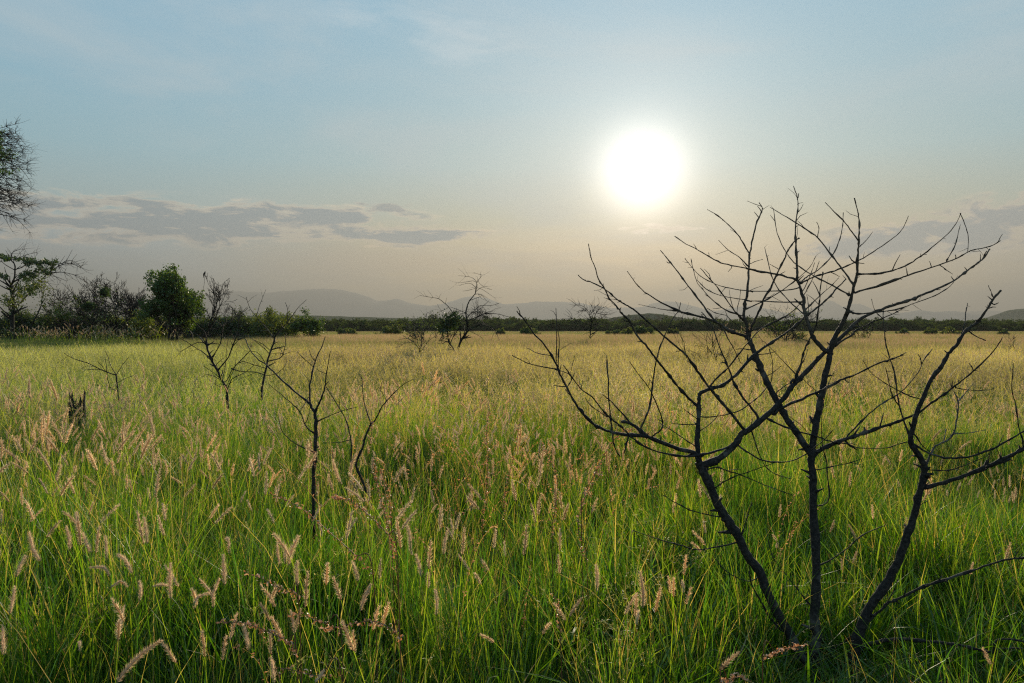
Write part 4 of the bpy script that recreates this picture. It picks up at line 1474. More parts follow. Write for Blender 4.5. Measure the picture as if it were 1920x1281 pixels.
# centre tree
T5 = [
 ('S', None, 'L 805,1240 800,1120 808,1020 850,910 910,830 915,700 905,620 905,540 950,430 1020,340', 4.6, 1.8, 0),
 ('S2', None, 'L 795,1230 780,1110 720,1010 680,950 670,850 650,700', 3.6, 1.5, 0.3),
 ('a', 'S', 'L 1020,345 1030,240 1050,180 1105,110 1060,95 1000,75', 1.6, .5), ('b', 'S2', 'L 680,955 640,955 590,980 540,965', 1.8, .8), ('b1', 'b', 'L 592,975 600,920 600,850', 1.2, .8),
 ('c', 'S2', 'L 705,985 720,930 770,850 820,770 890,730', 2.0, .9), ('d', 'S', 'L 808,1020 830,930 830,850 800,700 740,590 680,510 600,440 540,400 430,385 320,365', 2.4, .6),
 ('e', 'S', 'L 905,840 1000,770 1090,735 1200,760 1270,820 1300,870 1320,930', 2.2, .8), ('f', 'S', 'L 912,690 1030,640 1150,590 1300,600 1420,630 1520,655', 2.0, .5),
 ('g', 'S', 'L 912,645 1000,560 1050,520 1090,490 1200,495 1320,465', 1.4, .5), ('h', 'S', 'L 900,585 800,545 700,510', 1.3, .5), ('i', 'S', 'L 895,590 850,590 810,620', 1.2, .5),
 ('j', 'S', 'L 1018,350 1090,350 1160,430 1220,460', 1.0, .4), ('k', 'a', 'L 1022,320 1100,262 1150,250 1190,258', 1.1, .4), ('l', 'a', 'L 1030,270 960,215 900,215 820,240', .9, .4),
 ('m', 'a', 'L 1040,205 990,180 900,195 790,205', .9, .4), ('n', 'a', 'L 1042,195 980,140 900,122 800,115', .9, .4), ('o', 'a', 'L 1030,260 1110,290 1200,350 1265,395', .8, .4),
 ('p', 'k', 'L 1110,262 1170,275 1230,292', .7, .4), ('q', 'e', 'L 985,835 1040,860 1100,900', 1.1, .5), ('r', 'd', 'L 660,530 600,560 520,602', .7, .4), ('s', 'd', 'L 640,620 590,560 540,480', .8, .4),
 ('t', 'd', 'L 560,405 570,370 588,340', .6, .4), ('u', 'f', 'L 1150,590 1120,560 1060,545 980,540', 1.0, .4), ('v', 'f', 'L 1140,600 1180,570 1250,575', .9, .4),
 ('w', 'e', 'L 1210,765 1280,790 1340,860', .9, .4), ('x', 'a', 'L 1055,180 1080,220 1110,245', .8, .4), ('y', 'f', 'L 1060,625 1090,660 1170,640', .8, .4),
 ('z', 'S', 'L 870,900 900,910 880,960', 1.0, .5), ('aa', 'a', 'L 1035,260 1000,280 940,300 860,310', .7, .4), ('ab', 'c', 'L 740,890 760,820 740,740', 1.3, .6)]
r5, d5 = trace('gnarled_tree', T5, 27, 'gnarled half-dead tree with a bent top standing in the middle of the meadow', 'tree', 14, M_treebark, spread=2.0, sides=5, knots=0.14, twigs=1.6, parts=('trunk', 'branch'))
rng5 = np.random.default_rng(55)
mb = MB()
C = []
for (a, b_, s, n) in ((640, 760, 50, 260), (700, 690, 60, 260), (740, 640, 45, 180), (610, 800, 36, 140), (760, 700, 50, 110)):
    for _ in range(n):
        q = at(740 + (a + rng5.normal(0, s)) / 6.742, 500 + (b_ + rng5.normal(0, s * .9)) / 6.742, 27.4 + rng5.normal(0, .35))
        C.append(list(q))
C = np.array(C)
quads(mb, C, 0.055, rng5, DKLEAF * .6 * rng5.uniform(.6, 1.5, (len(C), 1)))
mb.build('leaf_clump', M_leaf, r5, smooth=False)
mb = MB()
for (a, b_, s, n) in ((690, 720, 60, 90), (1050, 600, 70, 70), (1120, 590, 50, 50), (830, 680, 80, 40)):
    for _ in range(n):
        x0, y0 = a + rng5.normal(0, s), b_ + rng5.normal(0, s * .7)
        q = at(740 + x0 / 6.742, 500 + y0 / 6.742, 27.3 + rng5.normal(0, .3))
        d = Vector(rng5.normal(0, 1, 3)) * 0.22
        tube(mb, [list(q), list(q + d * .5 + Vector((0, 0, .03))), list(q + d)], [0.008, 0.006, 0.004], 3)
mb.build('twigs', M_treebark, r5)

T6 = [
 ('S', None, 'L 322,1230 320,1120 310,1060 280,1000 230,950 100,870', 2.2, .7, 0), ('a', 'S', 'L 322,1110 335,1000 340,860 330,780', 1.7, .6), ('b', 'a', 'L 338,900 360,760 400,640 420,580 560,670', 1.0, .4),
 ('c', 'S', 'L 325,1090 370,1020 430,930 460,850', 1.5, .6), ('d', 'S', 'L 318,1080 290,960 260,850 240,700', 1.3, .5), ('e', 'S', 'L 230,955 130,965 70,1010 0,1025', 1.0, .4),
 ('f', 'a', 'L 335,960 360,880 430,800', 1.0, .5), ('g', 'd', 'L 270,900 210,840 150,800', .9, .4), ('h', 'c', 'L 400,970 480,900 530,870', .9, .4), ('i', 'S', 'L 280,1000 200,920 60,900', 1.0, .4)]
trace('bare_bush', T6, 23, 'low fan-shaped bare bush just left of the gnarled tree', 'bush', 15, M_twig, spread=1.2, sides=4, knots=0, twigs=2.2, minr=.006)
T7 = [
 ('S', None, 'A 622,350 625,300 632,240 640,180', 2.8, 1.8, 0), ('a', 'S', 'A 640,185 620,110 580,60 520,45', 1.0, .45), ('b', 'S', 'A 640,185 670,110 700,80 745,60', 1.0, .45),
 ('c', 'S', 'A 636,205 560,175 490,150', .8, .4), ('d', 'S', 'A 638,210 690,160 725,135', .8, .4), ('e', 'a', 'A 628,120 660,70 695,38', .7, .4), ('f', 'a', 'A 635,160 600,95 545,88', .7, .4),
 ('g', 'S', 'A 634,225 680,200 725,195', .8, .4), ('h', 'S', 'A 630,250 580,215 510,180', .8, .4), ('i', 'b', 'A 665,120 640,70 640,45', .6, .4), ('j', 'b', 'A 680,110 720,120 745,130', .6, .4)]
trace('bare_tree', T7, 56, 'small bare flat-topped tree on the far side of the meadow, left of the big shrub', 'tree', 16, M_treebark, spread=4, sides=4, knots=0, twigs=9, minr=.02, parts=('trunk', 'branch'))

# acacia at the left edge
T9 = [
 ('S', None, 'M 155,1230 150,1110 150,900 165,760 160,640 130,540 130,480', 6.5, 3.6, 0),
 ('a', 'S', 'M 135,480 165,420 180,300 165,220 130,180 60,150 0,145', 2.8, 1.2), ('b', 'S', 'M 170,440 240,400 330,360 450,330 600,330', 2.4, 1.0), ('c', 'S', 'M 160,760 230,700 310,620 420,500 550,360 700,250 850,220 960,265', 2.8, .8),
 ('d', 'S', 'M 132,480 90,410 0,360', 2.2, 1.2), ('e', 'a', 'M 182,295 260,265 350,215 480,220 640,230 740,220', 1.9, .7), ('f', 'S', 'M 150,880 60,800 0,740', 2.4, 1.2), ('g', 'S', 'M 150,800 60,700 0,660', 1.8, .8),
 ('h', 'c', 'M 620,330 720,320 830,340 960,375', 1.3, .5), ('i', 'a', 'M 135,180 150,90 230,50 290,45', 1.0, .4), ('j', 'a', 'M 140,180 230,150 330,110 450,85', 1.0, .4), ('k', 'c', 'M 740,230 800,180 900,200 970,265', .9, .4),
 ('l', 'c', 'M 500,440 560,440 640,520 700,540', 1.0, .4), ('m', 'b', 'M 240,400 200,350', .8, .4), ('n', 'e', 'M 350,215 420,140 460,90', .8, .4), ('o', 'a', 'M 130,180 140,100 190,45', .8, .4),
 ('p', 'c', 'M 560,355 680,380 800,430', .8, .4)]
r9, d9 = trace('acacia_tree', T9, 58, 'flat-topped acacia with sparse green pads at the left edge of the picture', 'tree', 17, M_treebark, spread=4, sides=5, knots=0.08, twigs=4.5, minr=.016, wmul=1.3, parts=('trunk', 'branch'))
rng9 = np.random.default_rng(99)
mb = MB()
C = []
for (x0, y0, x1, y1, s, n) in ((0, 140, 130, 165, 14, 520), (170, 165, 260, 170, 12, 120), (290, 205, 380, 195, 22, 520), (380, 200, 520, 225, 18, 520), (520, 205, 700, 215, 16, 520), (250, 400, 330, 350, 20, 280), (330, 350, 470, 330, 20, 380),
                               (480, 310, 640, 300, 22, 480), (250, 400, 420, 410, 24, 380), (290, 540, 450, 520, 34, 760), (0, 370, 100, 380, 14, 240), (210, 500, 300, 600, 30, 200)):
    for _ in range(n):
        t = rng9.random()
        cl = int(t * 9) * 7919 % 13 - 6
        q = at((x0 + (x1 - x0) * t + rng9.normal(0, s)) / 6.405, 460 + (y0 + (y1 - y0) * t + cl * s * .22 + rng9.normal(0, s) * (.5 + (cl % 3) * .35)) / 6.405, 58 + rng9.normal(0, 1.2))
        C.append(list(q))
C = np.array(C)
C = C[rng9.random(len(C)) < .8] + rng9.normal(0, .10, (1, 3))
quads(mb, C, 0.095, rng9, DKLEAF * .7 * rng9.uniform(.5, 1.5, (len(C), 1)))
mb.build('crown', M_leaf, r9, smooth=False)

# ------------------------------------------------------------------ other background trees and bushes
LG = 'trees and bushes of the thicket on the left'
def top_h(py, Y):
    return CAM_H + (HOR - py) / F * Y


T8 = [('S', None, 'Z -330,760 -325,600 -300,480 -270,400 -240,330', 22, 12, 0)]
rngt = np.random.default_rng(77)
for k_ in range(15):
    sy = 440 - k_ * 9
    ey = 408 - k_ * 12.5 + rngt.uniform(-6, 6)
    ex = 46 - 30 * max(0, (k_ - 8) / 7) + rngt.uniform(-14, 8) - (16 if k_ in (5, 6) else 0)
    my = (sy + ey) / 2 - 26 - rngt.uniform(0, 20) + (14 if k_ > 10 else 0)
    T8.append(('b%d' % k_, 'S', 'Z %f,%f %f,%f %f,%f %f,%f %f,%f' % (-275 + k_ * 2, sy, -170, my + 8, -80, my, -10, (my + ey) / 2 - 3, ex, ey), 5.5, .8))
    for q_ in range(4):
        t_ = rngt.uniform(.3, .8)
        bx = -170 + (ex + 170) * t_
        T8.append(('c%d_%d' % (k_, q_), 'b%d' % k_, 'Z %f,%f %f,%f %f,%f' % (bx, my, bx + 30, my + rngt.uniform(-18, 26), min(58, bx + rngt.uniform(50, 90)), my + rngt.uniform(-30, 50)), 1.8, .5))
r8, d8 = trace('leafy_tree', T8, 34, 'tall tree whose bare twiggy crown edge enters from the left border', 'tree', 18, M_treebark, spread=3.0, sides=5, knots=0.06, twigs=5.5, minr=.006, parts=('trunk', 'branch'))
C = []
for (cx_, cy_, sx_, sy_, n) in ((0, 262, 4, 14, 160), (8, 292, 12, 6, 260), (2, 322, 16, 3, 160), (0, 300, 6, 8, 120), (-70, 280, 30, 22, 600), (-130, 330, 40, 30, 900)):
    for _ in range(n):
        C.append(list(at(cx_ + rngt.normal(0, sx_), cy_ + rngt.normal(0, sy_), 34 + rngt.normal(0, .8))))
C = np.array(C)
mb = MB()
quads(mb, C, 0.06, rngt, MIDLEAF * rngt.uniform(.5, 1.5, (len(C), 1)))
mb.build('crown', M_leaf, r8, smooth=False)
tree('olive_tree', gnd(62, 56), top_h(530, 56), 22, 'slim olive-green tree right behind the flat-topped acacia', 'tree', LG, leaf=34, lcol=OLIVE, lsize=0.09, lev=3, blob=.35, ang=.5)
tree('olive_tree', gnd(110, 58), top_h(566, 58), 23, 'small thin yellow-green tree between the acacia and the bare trees', 'tree', LG, leaf=16, lcol=OLIVE * 1.3, lsize=0.08, lev=3, blob=.3, ang=.5)
tree('bare_tree', gnd(140, 61), top_h(556, 61), 24, 'grey-brown bare tree, leftmost of the bare ones in the thicket', 'tree', LG, lev=5, stems=3, first=.28, minr=.015, nch=(3, 4), ang=.7)
tree('bare_tree', gnd(165, 56), top_h(560, 56), 25, 'low bare tree with dark leaves at its middle and a crooked trunk', 'tree', LG, lev=4, leaf=2.5, lcol=DKLEAF, stems=2, minr=.011, ang=.75)
tree('bare_tree', gnd(197, 60), top_h(532, 60), 26, 'bare tree with a dark mistletoe ball near its top', 'tree', LG, lev=5, stems=3, first=.3, minr=.015, nch=(3, 4), ang=.6)
tree('bare_tree', gnd(232, 62), top_h(554, 62), 27, 'wide bare tree between the mistletoe tree and the leafy green tree', 'tree', LG, lev=5, stems=3, first=.3, minr=.015, nch=(3, 4), ang=.7)
tree('bare_tree', gnd(282, 63), top_h(532, 63), 28, 'bare tree with upright brush-like twigs left of the leafy green tree', 'tree', LG, lev=5, stems=2, first=.34, minr=.015, nch=(3, 4), ang=.45, up=.1)
tree('green_shrub', gnd(268, 57), top_h(588, 57), 29, 'low yellow-green shrub at the foot of the bare trees', 'shrub', LG, leaf=12, lcol=OLIVE * 1.2, lsize=0.085, lev=3, stems=4, blob=.5, ang=.7)
tree('leafy_tree', gnd(322, 55), top_h(520, 55), 30, 'dense dark green leafy tree, bushiest of the thicket', 'tree', LG, leaf=24, lcol=MIDLEAF * 1.2, lsize=0.10, lev=4, stems=5, blob=.22, up=.10, ang=.42, first=.36, spread=.2, trunk_r=.11, nch=(3, 4), ratio=.66)
tree('bare_tree', gnd(366, 57), top_h(530, 57), 31, 'slender bare tree on the right flank of the dark leafy tree', 'tree', LG, lev=5, stems=3, first=.36, minr=.013, nch=(3, 3), ang=.5, up=.08)
tree('leafy_bush', gnd(512, 66), top_h(588, 66), 32, 'ragged green bush behind the pair of bare bushes', 'bush', LG, leaf=26, lcol=OLIVE, lsize=.10, lev=3, stems=4, blob=.5, ang=.7)
tree('leafy_bush', gnd(567, 68), top_h(597, 68), 33, 'small round dark green bush at the right end of the thicket', 'bush', LG, leaf=30, lcol=MIDLEAF, lsize=.10, lev=3, stems=4, blob=.5, ang=.6)
tw = [(20, 64, 585), (45, 66, 580), (85, 66, 590), (125, 66, 588), (150, 66, 590), (180, 66, 585), (212, 68, 588), (248, 66, 585), (290, 67, 590), (345, 66, 590), (385, 66, 596), (412, 68, 598), (440, 68, 592), (468, 70, 590), (490, 69, 596), (543, 72, 600)]
desc = ['at the foot of the acacia', 'just right of the acacia trunk', 'under the olive tree', 'under the thin yellow-green tree', 'below the leftmost bare tree', 'left of the mistletoe tree trunk', 'right of the mistletoe tree trunk',
        'behind the low yellow-green shrub', 'left of the leafy tree trunks', 'under the leafy tree, right side', 'right of the dark leafy tree', 'second to the right of the leafy tree', 'left of the ragged green bush, taller',
        'behind the right bare bush, wide', 'touching the ragged green bush', 'between the ragged bush and the round bush']
for i, ((px, Y, ty), ds) in enumerate(zip(tw, desc)):
    tree('thorn_bush', gnd(px, Y), top_h(ty + (9 if px < 330 else 5), Y), 40 + i, 'dark dense thorn bush ' + ds, 'bush', 'dark thorn bushes along the thicket', leaf=5 + (i * 7 % 5), lcol=DKLEAF * .9, lsize=.09, lev=4, stems=5,
         blob=.6, ang=.8, first=.3, minr=.012, spread=.7, trunk_r=.05)
# mistletoe ball in the bare tree
for (px, py, r_, Yy, nm) in ((196, 549, .42, 60, 'dark green mistletoe ball high in a bare tree'), (165, 574, .34, 56, 'smaller dark mistletoe clump low in the crooked tree')):
    c0 = at(px, py, Yy)
    rng = np.random.default_rng(int(px))
    d = rng.normal(size=(1500, 3))
    d /= np.linalg.norm(d, axis=1)[:, None]
    lob = np.array([mnoise.noise(Vector(q * 1.7) + Vector((px, 0, 0))) for q in d])
    C = np.array(c0) + d * (r_ * (1 + 1.1 * lob) * rng.uniform(0.15, 1.2, 1500) ** .7)[:, None] * (1.1, 1.1, .95)
    mb = MB()
    quads(mb, C, .07, rng, DKLEAF * rng.uniform(.7, 1.6, (1500, 1)))
    o = mb.build('mistletoe', M_leaf, None, False, c0)
    tag(o, nm, 'mistletoe')

# bushes dotted over the plain
mids = [(1320, 20, 575, 4, 0, 'bare_bush', 'thin bare bush seen through the left side of the big shrub'),
        (1345, 21, 600, 4, 0, 'bare_bush', 'smaller bare bush just right of another, behind the big shrub'),
        (1462, 52, 580, 4, .3, 'thorn_bush', 'dark twiggy bush rising in front of the woodland behind the big shrub'),
        (1480, 54, 594, 4, 1.5, 'thorn_bush', 'low bush leaning against the twiggy bush behind the big shrub'),
        (1618, 62, 603, 4, .5, 'bare_bush', 'little bare bush right of the middle stem of the big shrub'),
        (1908, 28, 628, 4, 0, 'bare_bush', 'faint thin bush near the right border of the meadow'),
        (805, 52, 592, 4, .6, 'thorn_bush', 'dark twiggy bush right behind the fan-shaped bare bush')]
for i, (px, Y, ty, lev, lf, nm, lb) in enumerate(mids):
    tree(nm, gnd(px, Y), top_h(ty, Y), 70 + i, lb, 'bush', leaf=lf, lcol=DKLEAF, lsize=.08, lev=lev, stems=3, first=.34, minr=.003 * Y / 20, ang=.6, nch=(2, 3) if Y < 40 else (3, 4),
         twig=M_treebark, spread=.5, trunk_r=0.02 if Y < 40 else .05)
dots = [(648, 118, 618, 'dark shrub farthest left on the open plain, beyond the ripe grass'), (656, 112, 621, 'low shrub touching the farthest left one'), (735, 100, 612, 'small round shrub halfway between thicket and gnarled tree'),
        (985, 105, 617, 'round dark shrub on the plain right of the gnarled tree'), (995, 108, 620, 'small shrub half hidden by the round dark one'), (940, 120, 620, 'flat shrub left of the round dark one'),
        (1150, 118, 621, 'tiny shrub right of the far bare tree'), (1172, 116, 619, 'small shrub left of the round pair below the wooded hill'), (1186, 110, 616, 'left shrub of the round pair below the wooded hill'), (1209, 108, 615, 'right shrub of the round pair below the wooded hill'),
        (1260, 120, 619, 'low shrub right below the wooded hill'), (1395, 112, 620, 'low shrub seen through the left fork of the big shrub'), (1690, 120, 619, 'low shrub seen below the longest right-hand branches'), (1752, 118, 619, 'pale low shrub left of the broken one'),
        (1778, 100, 619, 'dark broken-looking shrub on the right part of the plain'), (1885, 116, 620, 'last tiny shrub near the right border')]
for i, (px, Y, ty, lb) in enumerate(dots):
    tree('plain_shrub', gnd(px, Y), top_h(ty, Y), 90 + i, lb, 'shrub', 'small shrubs dotted over the open plain', leaf=13, lcol=OLIVE * .8 if i % 3 else DKLEAF, lsize=.13, lev=3, stems=4, blob=.75, ang=.9, first=.3, spread=1.0, minr=.02, trunk_r=.05)

# ------------------------------------------------------------------ charred stump
def stump():
    Y = 8.7
    b0 = at(146, 790, Y)
    base = Vector((b0.x, Y, 0))
    H = at(146, 732, Y).z
    o = empty('charred_stump', base, label='black charred jagged tree stump standing in the grass at the left', cat='stump')
    rng = np.random.default_rng(3)
    mb = MB()
    n = 22
    v, f = [], []
    for k in range(7):
        t = k / 6
        for j in range(n):
            a = 2 * math.pi * j / n
            r = 0.085 * (1.15 - 0.2 * t) * (1 + 0.13 * math.sin(5 * a + 1) + 0.08 * rng.normal())
            top = H * (0.86 + 0.07 * math.sin(2 * a + .7) + 0.10 * (j % 3 - 1) * 0.6 + 0.06 * rng.random())
            z = -0.05 + (top + 0.05) * t
            v.append((base.x + r * math.cos(a), base.y + r * math.sin(a), z))
    for k in range(6):
        for j in range(n):
            f.append((k * n + j, k * n + (j + 1) % n, (k + 1) * n + (j + 1) % n, (k + 1) * n + j))
    c = len(v)
    v.append((base.x, base.y, H * .55))
    for j in range(n):
        f.append((6 * n + j, 6 * n + (j + 1) % n, c))
    mb.add(v, f)
    mb.build('stump_wood', M_bark, o, smooth=False)
    mb = MB()
    for k in range(9):
        a = rng.uniform(0, 6.28)
        p = np.array((base.x + .07 * math.cos(a), base.y + .07 * math.sin(a), H * .7))
        tube(mb, [p - (0, 0, .06), p + (rng.normal(0, .01), rng.normal(0, .01), H * rng.uniform(.04, .12))], [.02, .006], 5)
    mb.build('splinters', M_bark, o)


stump()

# ------------------------------------------------------------------ bird on the bare tree
def bird():
    Y = 57
    # perch: a long twig of its own tree is too fine to see; the bird sits on the tip of the slender bare tree
    p = at(383, 514, Y)
    mb = MB()
    o = empty('bird', p, label='tiny dark bird perched upright on a twig tip above the leafy tree', cat='bird')
    ax = [(-0.10, 0, -0.34), (-0.06, 0, -0.20), (-0.03, 0, -0.10), (0, 0, 0.0), (0.03, 0, 0.09), (0.055, 0, 0.15), (0.075, 0, 0.19), (0.095, 0, 0.215)]
    P = np.array(ax) + np.array(p)
    P = crom(P, 3)
    r = np.interp(np.linspace(0, 7, len(P)), range(8), [.016, .022, .05, .068, .058, .040, .042, .012])
    tube(mb, P, r, 8)
    tube(mb, [np.array(p) + (0.085, 0, 0.2), np.array(p) + (0.15, 0, 0.205)], [.012, .002], 5)
    mb.build('body', M_fur, o)
    mb = MB()
    for s in (-1, 1):
        tube(mb, crom([np.array(p) + (0.02, s * .055, 0.1), np.array(p) + (-.02, s * .068, 0), np.array(p) + (-.075, s * .03, -.2)], 3), [.02, .03, .034, .034, .028, .016, .006], 6)
    mb.build('wings', M_fur, o)
    tw_ = MB()
    # the twig that carries it
    q = np.array(p)
    tube(tw_, crom([q + (0.02, 0, -0.09), q + (-.02, .05, -.7), q + (-.15, 0, -1.5), q + (-.3, 0, -2.4)], 3), .014, 5)
    return o, tw_


bo, twm = bird()
perch_tree = [o for o in bpy.data.objects if o.get('label') == 'slender bare tree on the right flank of the dark leafy tree'][0]
twm.build('perch_twig', M_twig, perch_tree)

# ------------------------------------------------------------------ foreground foxtails and dry pod stalks
def foxtail(pts, Y, wpx, label, seed, group='ripe foxtail heads in the foreground'):
    """pts: pixels from the foot of the seed head to its tip"""
    rng = np.random.default_rng(seed)
    P = np.array([list(at(a, b_, Y + 0.03 * i)) for i, (a, b_) in enumerate(pts)])
    base = Vector((P[0][0] + rng.normal(0, .04), Y + rng.normal(0, .05), 0))
    o = empty('foxtail', base, label=label, cat='foxtail', group=group)
    o['kind'] = 'thing'
    S = crom([np.array(base), P[0] * (.5, .5, .55) + np.array(base) * (.5, .5, .45) + (rng.normal(0, .02), 0, 0), P[0], P[1]], 5)[:-4]
    mb = MB()
    tube(mb, S, np.linspace(.0016, .001, len(S)), 5, YGREEN * 1.3)
    mb.build('stem', M_seed1, o)
    b = MB()
    r = wpx / 2 / F * Y
    L = np.linalg.norm(np.diff(P, axis=0), axis=1).sum()
    fuzz(b, P, r * .62, int(L / .12 * 520), r * 1.15, .0009, rng, 0, PINK * rng.uniform(.9, 1.15), core=.5)
    b.build('seed_head', M_seed1, o)
    return o


FOX = [
 ([(218, 1281), (240, 1252), (270, 1222), (303, 1200)], 1.75, 17, 'largest foxtail head, bent over at the bottom edge left of centre'),
 ([(8, 1228), (6, 1205), (5, 1172)], 2.3, 14, 'foxtail head cut by the left border near the bottom'),
 ([(150, 1222), (150, 1205), (149, 1205)], 2.3, 9, 'shortest foxtail head, stubby, left bottom'),
 ([(228, 1180), (228, 1160), (232, 1136)], 2.4, 12, 'upright foxtail head above the largest bent one'),
 ([(320, 1124), (318, 1090), (320, 1056)], 2.5, 14, 'upright foxtail head between two drooping ones, left foreground'),
 ([(421, 1098), (420, 1070), (418, 1040)], 2.6, 14, 'thick upright foxtail head, left of the arching pod stalks'),
 ([(262, 1128), (264, 1104), (262, 1090)], 2.5, 12, 'short foxtail head left of a tall upright one'),
 ([(401, 1140), (400, 1112), (412, 1085)], 2.5, 11, 'foxtail head with a kink below the thick upright one'),
 ([(364, 1142), (370, 1120), (392, 1112)], 2.4, 11, 'foxtail head drooping to the right over dark grass'),
 ([(248, 1076), (236, 1050), (220, 1040)], 2.6, 13, 'foxtail head curling back to the left'),
 ([(285, 1100), (303, 1096), (316, 1098)], 2.55, 10, 'horizontal foxtail head pointing right, just below the back-curling one'),
 ([(206, 1103), (225, 1090), (240, 1100)], 2.5, 10, 'hooked foxtail head pointing down right'),
 ([(206, 1080), (195, 1064), (168, 1064)], 2.6, 10, 'arched foxtail head pointing left'),
 ([(76, 1052), (62, 1030), (55, 998)], 2.7, 14, 'foxtail head leaning left near the left border'),
 ([(30, 1082), (38, 1060), (48, 1042)], 2.7, 15, 'bushy foxtail head leaning right near the left border'),
 ([(18, 1152), (24, 1125), (28, 1100)], 2.5, 13, 'tall foxtail head at the left border, lower one'),
 ([(130, 1032), (130, 1010), (124, 986)], 2.8, 12, 'foxtail head beside an inverted V of two heads'),
 ([(170, 1036), (163, 1020), (155, 1000)], 2.8, 12, 'foxtail head leaning left in the thick of the left cluster'),
 ([(200, 1048), (199, 1028), (198, 1005)], 2.8, 11, 'slim upright foxtail head right of the left cluster'),
 ([(276, 1020), (274, 995), (270, 970)], 2.9, 13, 'pale upright foxtail head above the curling one'),
 ([(143, 995), (144, 975), (143, 960)], 3.0, 12, 'foxtail head over the left cluster, topmost'),
 ([(430, 1040), (428, 1010), (424, 1012)], 2.7, 10, 'small foxtail head touching the thick upright one'),
 ([(558, 1100), (556, 1075), (558, 1052)], 2.6, 14, 'upright dark-edged foxtail head right of the arching pod stalk'),
 ([(540, 1060), (548, 1030), (560, 1005)], 2.7, 16, 'widest foxtail head of the twin pair in the centre-left'),
 ([(535, 1058), (536, 1040), (535, 1022)], 2.7, 12, 'narrow foxtail head of the twin pair in the centre-left'),
 ([(526, 1060), (521, 1040), (520, 1018)], 2.72, 10, 'thin foxtail head left of the twin pair'),
 ([(467, 1220), (463, 1195), (456, 1170)], 2.2, 14, 'foxtail head hanging over the lowest arching pod stalk'),
 ([(553, 1188), (549, 1165), (545, 1145)], 2.3, 11, 'foxtail head right of the lowest arching pod stalk'),
 ([(514, 1281), (512, 1255), (508, 1232)], 2.1, 14, 'foxtail head rising from the bottom edge'),
 ([(590, 1281), (600, 1268), (608, 1256)], 2.0, 12, 'foxtail head leaning right at the bottom edge'),
 ([(675, 1146), (684, 1120), (696, 1095)], 2.4, 13, 'foxtail head leaning right below the centre pods'),
 ([(672, 1090), (667, 1070), (660, 1052)], 2.6, 12, 'foxtail head leaning left below the centre pods'),
 ([(790, 1082), (786, 1060), (780, 1040)], 2.6, 12, 'foxtail head leaning left in the middle foreground'),
 ([(818, 1155), (819, 1130), (816, 1105)], 2.4, 12, 'lone upright foxtail head in the middle foreground'),
 ([(770, 1028), (768, 1005), (764, 985)], 2.9, 12, 'slender foxtail head over the middle pods'),
 ([(832, 1040), (834, 1018), (838, 996)], 2.8, 11, 'foxtail head right of the middle pods'),
 ([(1205, 1140), (1206, 1110), (1200, 1072)], 2.6, 16, 'big shaggy foxtail head left of the big shrub stems'),
 ([(1281, 1112), (1281, 1100), (1279, 1088)], 2.7, 9, 'tiny foxtail head in the shade of the left shrub stem'),
 ([(1193, 1172), (1195, 1160), (1198, 1145)], 2.5, 11, 'short foxtail head below the big shaggy one'),
 ([(1118, 1110), (1120, 1085), (1118, 1058)], 2.7, 12, 'foxtail head halfway between the middle and the big shrub'),
 ([(655, 895), (660, 870), (668, 850)], 4.0, 11, 'long foxtail head leaning right beside the V-shaped sapling'),
 ([(638, 905), (630, 885), (624, 862)], 4.0, 11, 'long foxtail head leaning left beside the V-shaped sapling'),
 ([(290, 822), (286, 800), (278, 776)], 4.6, 9, 'solitary pinkish foxtail head with a bent tip on the far left meadow'),
]
for i, (p, Y, wd, lb) in enumerate(FOX):
    if len(set(p)) < 3 or p[1][1] <= p[2][1] and p[0][0] == p[2][0]:
        p = [p[0], p[1], (p[1][0] + 1, p[1][1] - 14)]
    foxtail(p, Y, wd, lb, 300 + i)

REDB = np.array((0.38, 0.19, 0.095))


def pods(pts, Y, label, seed, dens=1.0, start=0.0, curl=0.0085):
    """a dry leaning stalk closely set with small split, curled pods"""
    rng = np.random.default_rng(seed)
    n = len(pts)
    P = np.array([list(at(a, b_, Y + 0.02 * i)) for i, (a, b_) in enumerate(pts)])
    base = Vector((P[0][0] + 0.02, Y, 0)) if P[0][2] > 0.05 else Vector(P[0])
    o = empty('pod_stalk', base, label=label, cat='pod stalk', group='dry pod stalks among the grass')
    S = crom(np.vstack([np.array(base), P]), 6)
    mb = MB()
    tube(mb, S, np.linspace(.0022, .0009, len(S)), 5, np.array((.20, .13, .07)))
    mb.build('stalk', M_seed1, o)
    Q = crom(P, 10)
    L = np.linalg.norm(np.diff(Q, axis=0), axis=1).sum()
    m = int(L / 0.007 * dens)
    mb = MB()
    for k in range(m):
        t = start + (1 - start) * (k + rng.random()) / m
        c = Q[int(t * (len(Q) - 1))]
        u = rng.normal(size=3)
        u /= np.linalg.norm(u)
        v_ = np.cross(u, rng.normal(size=3))
        v_ /= np.linalg.norm(v_)
        r = curl * rng.uniform(.45, 1.0)
        a = np.linspace(0, rng.uniform(2.6, 5.6), 7)
        ring = c + u * r + (-np.cos(a)[:, None] * u + np.sin(a)[:, None] * v_) * r
        wv = np.cross(u, v_) * r * 0.33
        V_ = np.stack([ring - wv, ring + wv], 1).reshape(-1, 3)
        f = [(2 * i, 2 * i + 1, 2 * i + 3, 2 * i + 2) for i in range(6)]
        cc = REDB * rng.uniform(.7, 1.5) + (rng.random() < .25) * np.array((.2, .18, .14))
        mb.add(V_, f, cc)
    mb.build('pods', M_pod, o)
    return o


